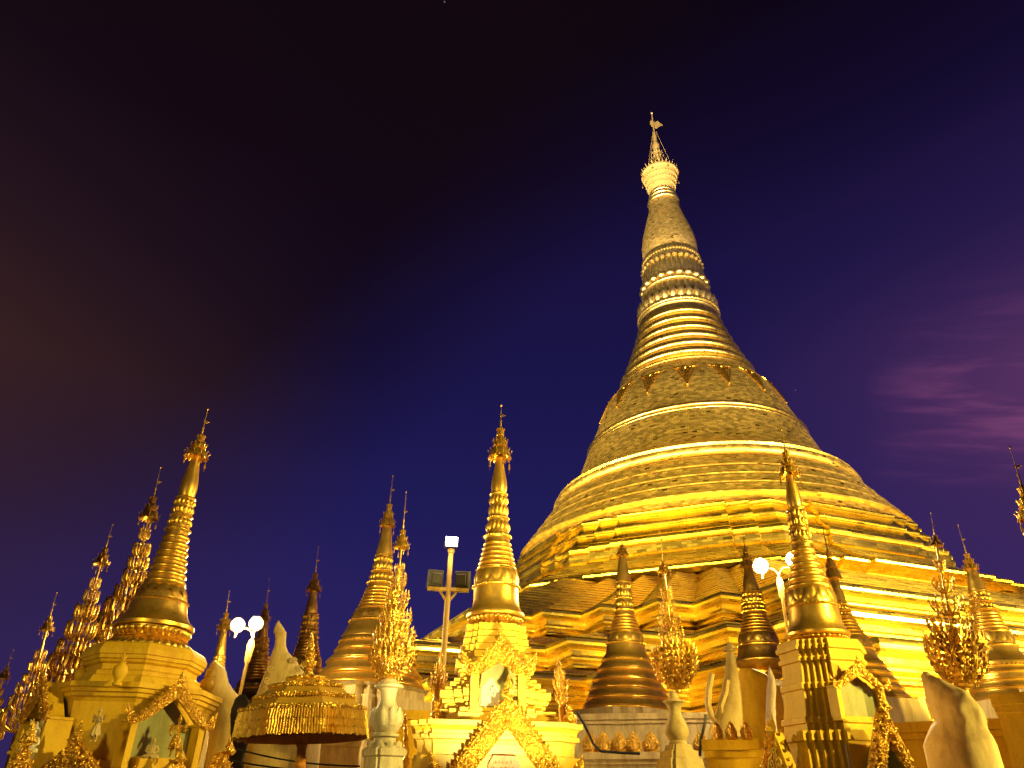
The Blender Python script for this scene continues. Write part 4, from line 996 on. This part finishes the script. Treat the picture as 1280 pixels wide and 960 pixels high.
a, t = statue_loft('dark_shrine_back', 'dark brown rounded backrest slab standing between cream statue and umbrella', 12.8, [(868, 300, 306), (874, 294, 310), (885, 290, 313), (905, 288, 312), (928, 289, 310)], P_METAL, .25, 'slab')
# scrolled cream corner ornament beside the right shrine
a, t = statue_loft('corner_pinnacle', 'cream pinnacle with pointed cap and curling scroll horns left of the right shrine', 14.5,
    [(802, 910.5, 911.5), (806, 909, 914), (811, 905, 918), (814, 904, 918.5), (815, 908, 917), (826, 907.5, 920), (840, 906.5, 922), (855, 904, 925), (870, 900, 926), (885, 896, 927), (903, 890, 928), (925, 884, 930)], P_CREAM, .7)
mb = MB()
for pts in ([(890, 842), (886, 862), (885, 880), (889, 896), (898, 903), (906, 896), (904, 886), (899, 889)], [(909, 850), (906, 868), (901, 882), (903, 893), (910, 892), (913, 884), (909, 880)]):
    L_ = [a.inv @ at(x, y, 14.4) for x, y in pts]; n = len(L_); mb.tube(L_, [a.r(860, 1.6 + 2.6*sin(pi*min(1, .25+k/n))) for k in range(n)], 8)
mb.build('scroll_horns', P_CREAM, t)
statue_loft('stone_spire', 'narrow pale lilac stone spire beside the scrolled pinnacle', 13.6, [(833, 961, 962), (840, 960, 965), (850, 959.5, 969), (862, 959, 970), (880, 958, 969), (905, 957, 970)], P_LILAC, .6, 'spire')
statue_loft('dark_shrine_wall', 'brown shadowed shrine wall with rounded shoulders behind the narrow stone spire', 14.8, [(836, 926, 944), (845, 924, 960), (860, 924, 975), (905, 924, 985)], P_OCHRE, .4, 'wall')
a, t = statue_loft('weathered_statue', 'weathered pale stone statue with pointed shoulder beside the right shrine', 13.0,
    [(840, 1156, 1162), (846, 1155, 1168), (856, 1156, 1188), (868, 1160, 1210), (882, 1166, 1222), (898, 1170, 1228), (915, 1165, 1232), (930, 1160, 1238)], P_CREAM, .7, 'statue', .14)
# walls
def wall(name, label, D, xl, xr, ytop, thick, m, cop=None, ymid=None):
    p0, p1 = at(xl, ytop, D), at(xr, ytop, D); d = Vector((p1.x - p0.x, p1.y - p0.y, 0)); ln = d.length; d.normalize()
    y = Vector((-d.y, d.x, 0)); mt = Matrix((d, y, Vector((0, 0, 1)))).transposed().to_4x4(); mt.translation = Vector((p0.x, p0.y, 0))
    h = p0.z; t = thing(name, label, 'wall', None, mt)
    mb = MB(); mb.box(0, ln, 0, thick, 0, h - .16); mb.build('wall_body', m, t, False)
    mb = MB(); mb.box(-.04, ln + .04, -.10, thick + .06, h - .157, h); mb.box(-.02, ln + .02, -.05, thick + .03, h - .26, h - .1595)
    mb.build('coping', cop or m, t, False)
    return mt, ln, h
wall('terrace_wall', 'cream plastered wall behind the golden umbrella', 14.5, 268, 452, 908, .5, P_CREAM)
wall('terrace_wall', 'upper cream terrace wall with dark coping under the broad dark stupa', 23.0, 716, 890, 893, 6.0, P_CREAM)
mtw, ln, h = wall('terrace_wall', 'lower cream terrace wall with a ledge of golden leaf ornaments', 21.0, 700, 905, 941, 1.2, P_CREAM)
def antefix(label, D, x, y0, y1, hw, group):
    a = Ax(D, (x, y0)); mt = a.mtx.copy(); mt.translation = at(x, y0, D); r = a.r(y0, hw); H = fy(D, (x, y0), (x, y1)); mb = MB()
    for q in range(5): mb.leaf((0, -.06*q, 0.0), (0, -.05*q, 1), (0, -1, 0), H*(1 - .16*q), r*2.3*(1-.17*q), .25)
    for sg in (-1, 1): mb.spiral((sg*r*.4, H*.3), r*.45, 1.5, Matrix.Translation((0, -r*.5, 0)), r*.12, sg)
    mb.loft([(0, 0, 0, r*.9, r*.4), (0, 0, H*.25, r*1.05, r*.45), (0, 0, H*.55, r*.9, r*.36), (0, 0, H*.8, r*.5, r*.2), (0, 0, H*.95, r*.1, r*.06)], 14)
    o = mb.build('leaf_ornament', G_ORN); o.matrix_world = mt; tag(o, label, 'ornament', group)
for k, x in enumerate((738, 755, 775, 793, 815, 878)):
    antefix('golden leaf antefix on the lower terrace ledge, %s' % ('leftmost', 'second from the left', 'third from the left', 'fourth from the left', 'just left of the white urn', 'right of the white urn')[k], 21.2, x, 941, 913, 10, 'leaf antefixes on the ledge')
for k, x in enumerate((897, 915, 934)):
    antefix('small golden leaf antefix below the scrolled pinnacle, %s' % ('left of three', 'middle of three', 'right of three')[k], 13.4, x, 925, 900, 7, 'leaf antefixes below the pinnacle')
a = Ax(12.7, (972, 985)); t = thing('gable_ornament', 'flame-edged golden gable at the bottom between the pinnacle and the right shrine', 'gable', None, a.mtx)
pediment(t, Matrix.Translation((0, 0, a.z(985))), a.r(960, 26), a.z(915) - a.z(985), .15, .12, G_ORN, 'pediment', 4)
mb = MB(); w = a.r(960, 24); mb.box(-w, w, .08, .3, 0, a.z(985) + .02); mb.poly([(-w*.9, 0), (w*.9, 0), (0, (a.z(930) - a.z(985)))], Matrix.Translation((0, .12, a.z(985) + .021)), .15); mb.build('gable_wall', P_OCHRE, t, False)
a = Ax(12.6, (508, 985), (507, 890)); t = thing('finial_post', 'thin beaded golden post between the lotus vase and the middle shrine', 'post', None, a.mtx)
mb = MB(); mb.lathe([(a.r(985, 5), 0)] + [a.rz(y, h) for y, h in ((985, 5), (960, 4), (950, 5.5), (946, 3), (936, 4.5), (932, 2.6), (924, 3.8), (920, 2.2), (912, 3.2), (908, 1.8), (900, 2.6), (896, 1.2), (889, .4))], 14); mb.build('post', G_ORN, t)
wall('shrine_wall', 'yellow shrine wall at the bottom right beyond the white statue', 14.0, 1240, 1330, 868, .6, P_OCHRE)
wall('shrine_wall', 'dark ochre low wall behind the right shrine', 15.5, 1090, 1260, 905, .5, P_OCHRE)
wall('shrine_wall', 'shadowed brown wall between the white lotus vase and the middle shrine', 15.0, 490, 560, 888, .5, P_OCHRE)
wall('shrine_wall', 'ochre wall between the scrolled pinnacle and the right shrine', 13.8, 880, 1000, 925, .4, P_OCHRE)
mb = MB(); L_ = [at(721, 890, 20.6), at(730, 905, 20.6), at(742, 930, 20.6), at(751, 939, 20.6), at(775, 941, 20.6), at(800, 942, 20.6)]; mb.tube(L_, .035, 6)
tag(mb.build('power_cable', P_BLACK), 'black cable running down the upper terrace wall', 'cable')
mb = MB(); L_ = [at(882, 893, 20.6), at(881, 905, 20.6), at(876, 925, 20.6), at(875, 945, 20.6)]; mb.tube(L_, .035, 6)
tag(mb.build('power_cable', P_BLACK), 'black cable down the wall beside the scrolled pinnacle', 'cable')
for k, (pa, pb) in enumerate((((282, 933), (450, 958)), ((285, 950), (450, 962)))):
    A0, A1 = at(*pa, 12.5), at(*pb, 12.5); mb = MB(); mb.tube([A0.lerp(A1, q/8) - Vector((0, 0, .06*sin(pi*q/8))) for q in range(9)], .012, 5)
    tag(mb.build('power_cable', P_BLACK), ('upper thin black wire sagging under the umbrella', 'lower thin black wire sagging under the umbrella')[k], 'cable')
# ------------------------------------------------------------------ gable ornaments and figures at the lower left
a = Ax(10.5, (25, 960)); t = thing('gable_ornament', 'carved ochre gable at the bottom left corner', 'gable', None, a.mtx)
pediment(t, Matrix.Translation((0, 0, 1.2)), a.r(950, 42), a.z(927) - 1.2, .2, .14, G_ORN)
mb = MB(); w = a.r(950, 40); mb.poly([(-w, 0), (w, 0), (w, 1.2), (w*.3, a.z(940) - .1), (-w*.3, a.z(940) - .1), (-w, 1.2)], Matrix.Translation((0, .1, 0)), .2); mb.build('gable_wall', P_OCHRE, t, False)
f = at(36, 942, 11.0); figure('pale seated figure on the bottom left gable', f, fy(11, (36, 942), (39, 903)), .1, 'seat', P_WHITE)
f = at(20, 944, 11.2); figure('ochre kneeling figure at the left end of the bottom left gable', f, fy(11.2, (20, 944), (22, 912)), .4, 'seat', P_OCHRE)
a, t = statue_loft('lion_statue', 'pale weathered lion shape left of the octagonal plinth niche', 12.4, [(906, 46, 50), (911, 43, 57), (920, 40, 60), (932, 38, 62), (950, 36, 64)], P_WHITE, .7)
mb = MB()
for k in range(7): 
    p = a.inv @ at(44 + k*2.4, 912 + (k % 3)*6, 12.2); mb.leaf(p, (.2*(k-3), -.5, .8), (0, -1, 0), .16, .08, .4)
mb.build('mane', P_WHITE, t)
# ------------------------------------------------------------------ lamp posts
def head(t, c, d, w, h, dp, lit, m=None):
    """floodlight: tapered housing, glass, yoke"""
    d = Vector(d).normalized(); x = d.cross(Vector((0, 0, 1))).normalized(); z = x.cross(d)
    mt = Matrix((x, d, z)).transposed().to_4x4(); mt.translation = Vector(c)
    mb = MB(); R = []
    for y, k in ((-dp, .55), (-dp*.75, .7), (-dp*.1, 1), (0, 1)): R.append([mt @ Vector((sx*w/2*k, y, sz*h/2*k)) for sx, sz in ((-1, -1), (1, -1), (1, 1), (-1, 1))])
    mb.grid(R, True, None, True, False)
    for k in range(4): mb.box(-w*.4, w*.4, -dp*(.9-.12*k), -dp*(.86-.12*k), -h*.5*(.66+.09*k), h*.5*(.66+.09*k), mt)
    hd = mb.build('lamp_housing', m or P_METAL, t, False)
    mb = MB(); mb.box(-w*.46, w*.46, -.012, .006, -h*.46, h*.46, mt); mb.build('lamp_glass', lit, hd, False)
    mb = MB()
    for sx in (-1, 1): mb.tube([mt @ Vector((sx*w*.54, -dp*.4, 0)), mt @ Vector((sx*w*.54, -dp*.4, -h*.62))], .012, 5)
    mb.tube([mt @ Vector((-w*.54, -dp*.4, -h*.62)), mt @ Vector((w*.54, -dp*.4, -h*.62))], .012, 5); mb.build('yoke', P_METAL, hd)
    return mt
# M: post left of the middle shrine
D = 16.0; a = Ax(D, (553, 840), (563, 700)); t = thing('lamp_post', 'tall floodlight post with lit top lamp and two dark floods on a crossarm', 'lamp post', 'lamp posts', a.mtx)
mb = MB(); r = a.r(760, 3.6); mb.lathe([(r*1.6, 0), (r*1.6, .5), (r*1.15, .6), (r, a.z(760)), (r*.9, a.z(692))], 14, capt=True); mb.build('post', P_POLE, t)
mb = MB(); z = a.z(737); w = a.r(737, 26); mb.box(-w, w, -.05, .05, z - .035, z + .035); 
for sg in (-1, 1): mb.tube([(0, 0, z - .28), (sg*w*.4, 0, z - .03)], .03, 6)
mb.build('crossarm', P_POLE, t, False)
zt = a.z(737) + .06; k = a.m(725)
for sg in (-1, 1): head(t, (sg*k*17.5, .15, zt + k*12), (sg*.15, 1, .25), k*20, k*21, .30, P_METAL)
head(t, (0, -.12, a.z(679)), (.05, -1, -.25), a.r(679, 15.5), a.r(679, 12), .22, E_LAMPW)
mb = MB(); mb.lathe([(r*.9, a.z(692)), (r*1.3, a.z(690)), (r*1.3, a.z(687)), (r*.5, a.z(685))], 12); mb.build('bracket', P_POLE, t)
p = a.mtx @ Vector((0, -.30, a.z(679)))
spot(p, p + Vector((.1, -2.5, -9)), 160, 140, WHITE, .06)
def round_head(t, c, d, r):
    d = Vector(d).normalized(); x = d.cross(Vector((0, 0, 1))).normalized(); z = x.cross(d)
    mt = Matrix((x, z, d)).transposed().to_4x4(); mt.translation = Vector(c)
    def lt(prof):
        m = MB(); m.lathe(prof, 20); m.v = [tuple(mt @ Vector(v)) for v in m.v]; return m
    hd = lt([(r*.2, -r*1.3), (r*.45, -r*1.2), (r*.55, -r*.7), (r*.95, -r*.15), (r*1.05, 0), (r*1.05, r*.08), (r*.9, r*.08), (r*.85, -r*.1)]).build('lamp_housing', P_METAL, t)
    lt([(r*.84, r*.0), (r*.80, r*.22), (r*.62, r*.42), (r*.3, r*.55), (.002, r*.58)]).build('lamp_glass', E_LAMP, hd)
# L and N: posts with goosenecks
def goose(label, D, base, ytop, heads, lampw, r_px=2.4, spill=900):
    a = Ax(D, base, (base[0] - 12 if base[0] > 640 else base[0] + 14, ytop)); t = thing('lamp_post', label, 'lamp post', 'lamp posts', a.mtx)
    mb = MB(); r = a.r(ytop, r_px); zt = a.z(ytop); mb.lathe([(r*1.5, 0), (r*1.5, .5), (r, .6), (r*.8, zt - .5), (r*1.5, zt - .45), (r*1.9, zt - .1), (r*1.1, zt), (r*.3, zt + .02)], 12, capt=True); mb.build('post', P_POLE, t)
    for x, y, dx, pw in heads:
        p = a.inv @ at(x, y, D); s_ = 1 if p.x > 0 else -1
        mb = MB(); pk = p.x; zz = p.z
        mb.tube([(pk*.04, 0, zt - .25)] + [(pk*.5 - pk*.5*cos(pi*q/8), 0, zt + abs(pk)*.62*sin(pi*q/8)) for q in range(9)] + [(pk, 0, zz + lampw*.35)], r*.42, 6); mb.build('gooseneck', P_POLE, t)
        w = lampw
        round_head(t, (pk, -.05, zz), (dx, -1, -.30), w*.5)
        q = a.mtx @ Vector((pk, -.12, zz)); dd = a.mtx.to_3x3() @ Vector((dx, -1, -.25)).normalized()
        spot(q + dd*.08, q + dd*3, pw, 160, (1, .78, .38), .1)
        l = bpy.data.lights.new('lamp_spill', 'POINT'); l.energy = spill; l.color = (1, .78, .4); l.shadow_soft_size = .12
        lo = bpy.data.objects.new('lamp_spill', l); COL.objects.link(lo); lo.location = q + dd*.25
    return a, t
goose('lamp post with glaring twin gooseneck floodlights in front of the pagoda, right', 19.0, (986, 800), 722, [(951, 708, -.2, 900), (992, 700, .25, 500)], .36, 2.2, 900)
goose('lamp post with two glaring gooseneck lamps at the left, against the sky', 18.5, (301, 862), 800, [(297, 782, -.1, 800), (320, 780, .1, 800)], .31, 2.5, 420)
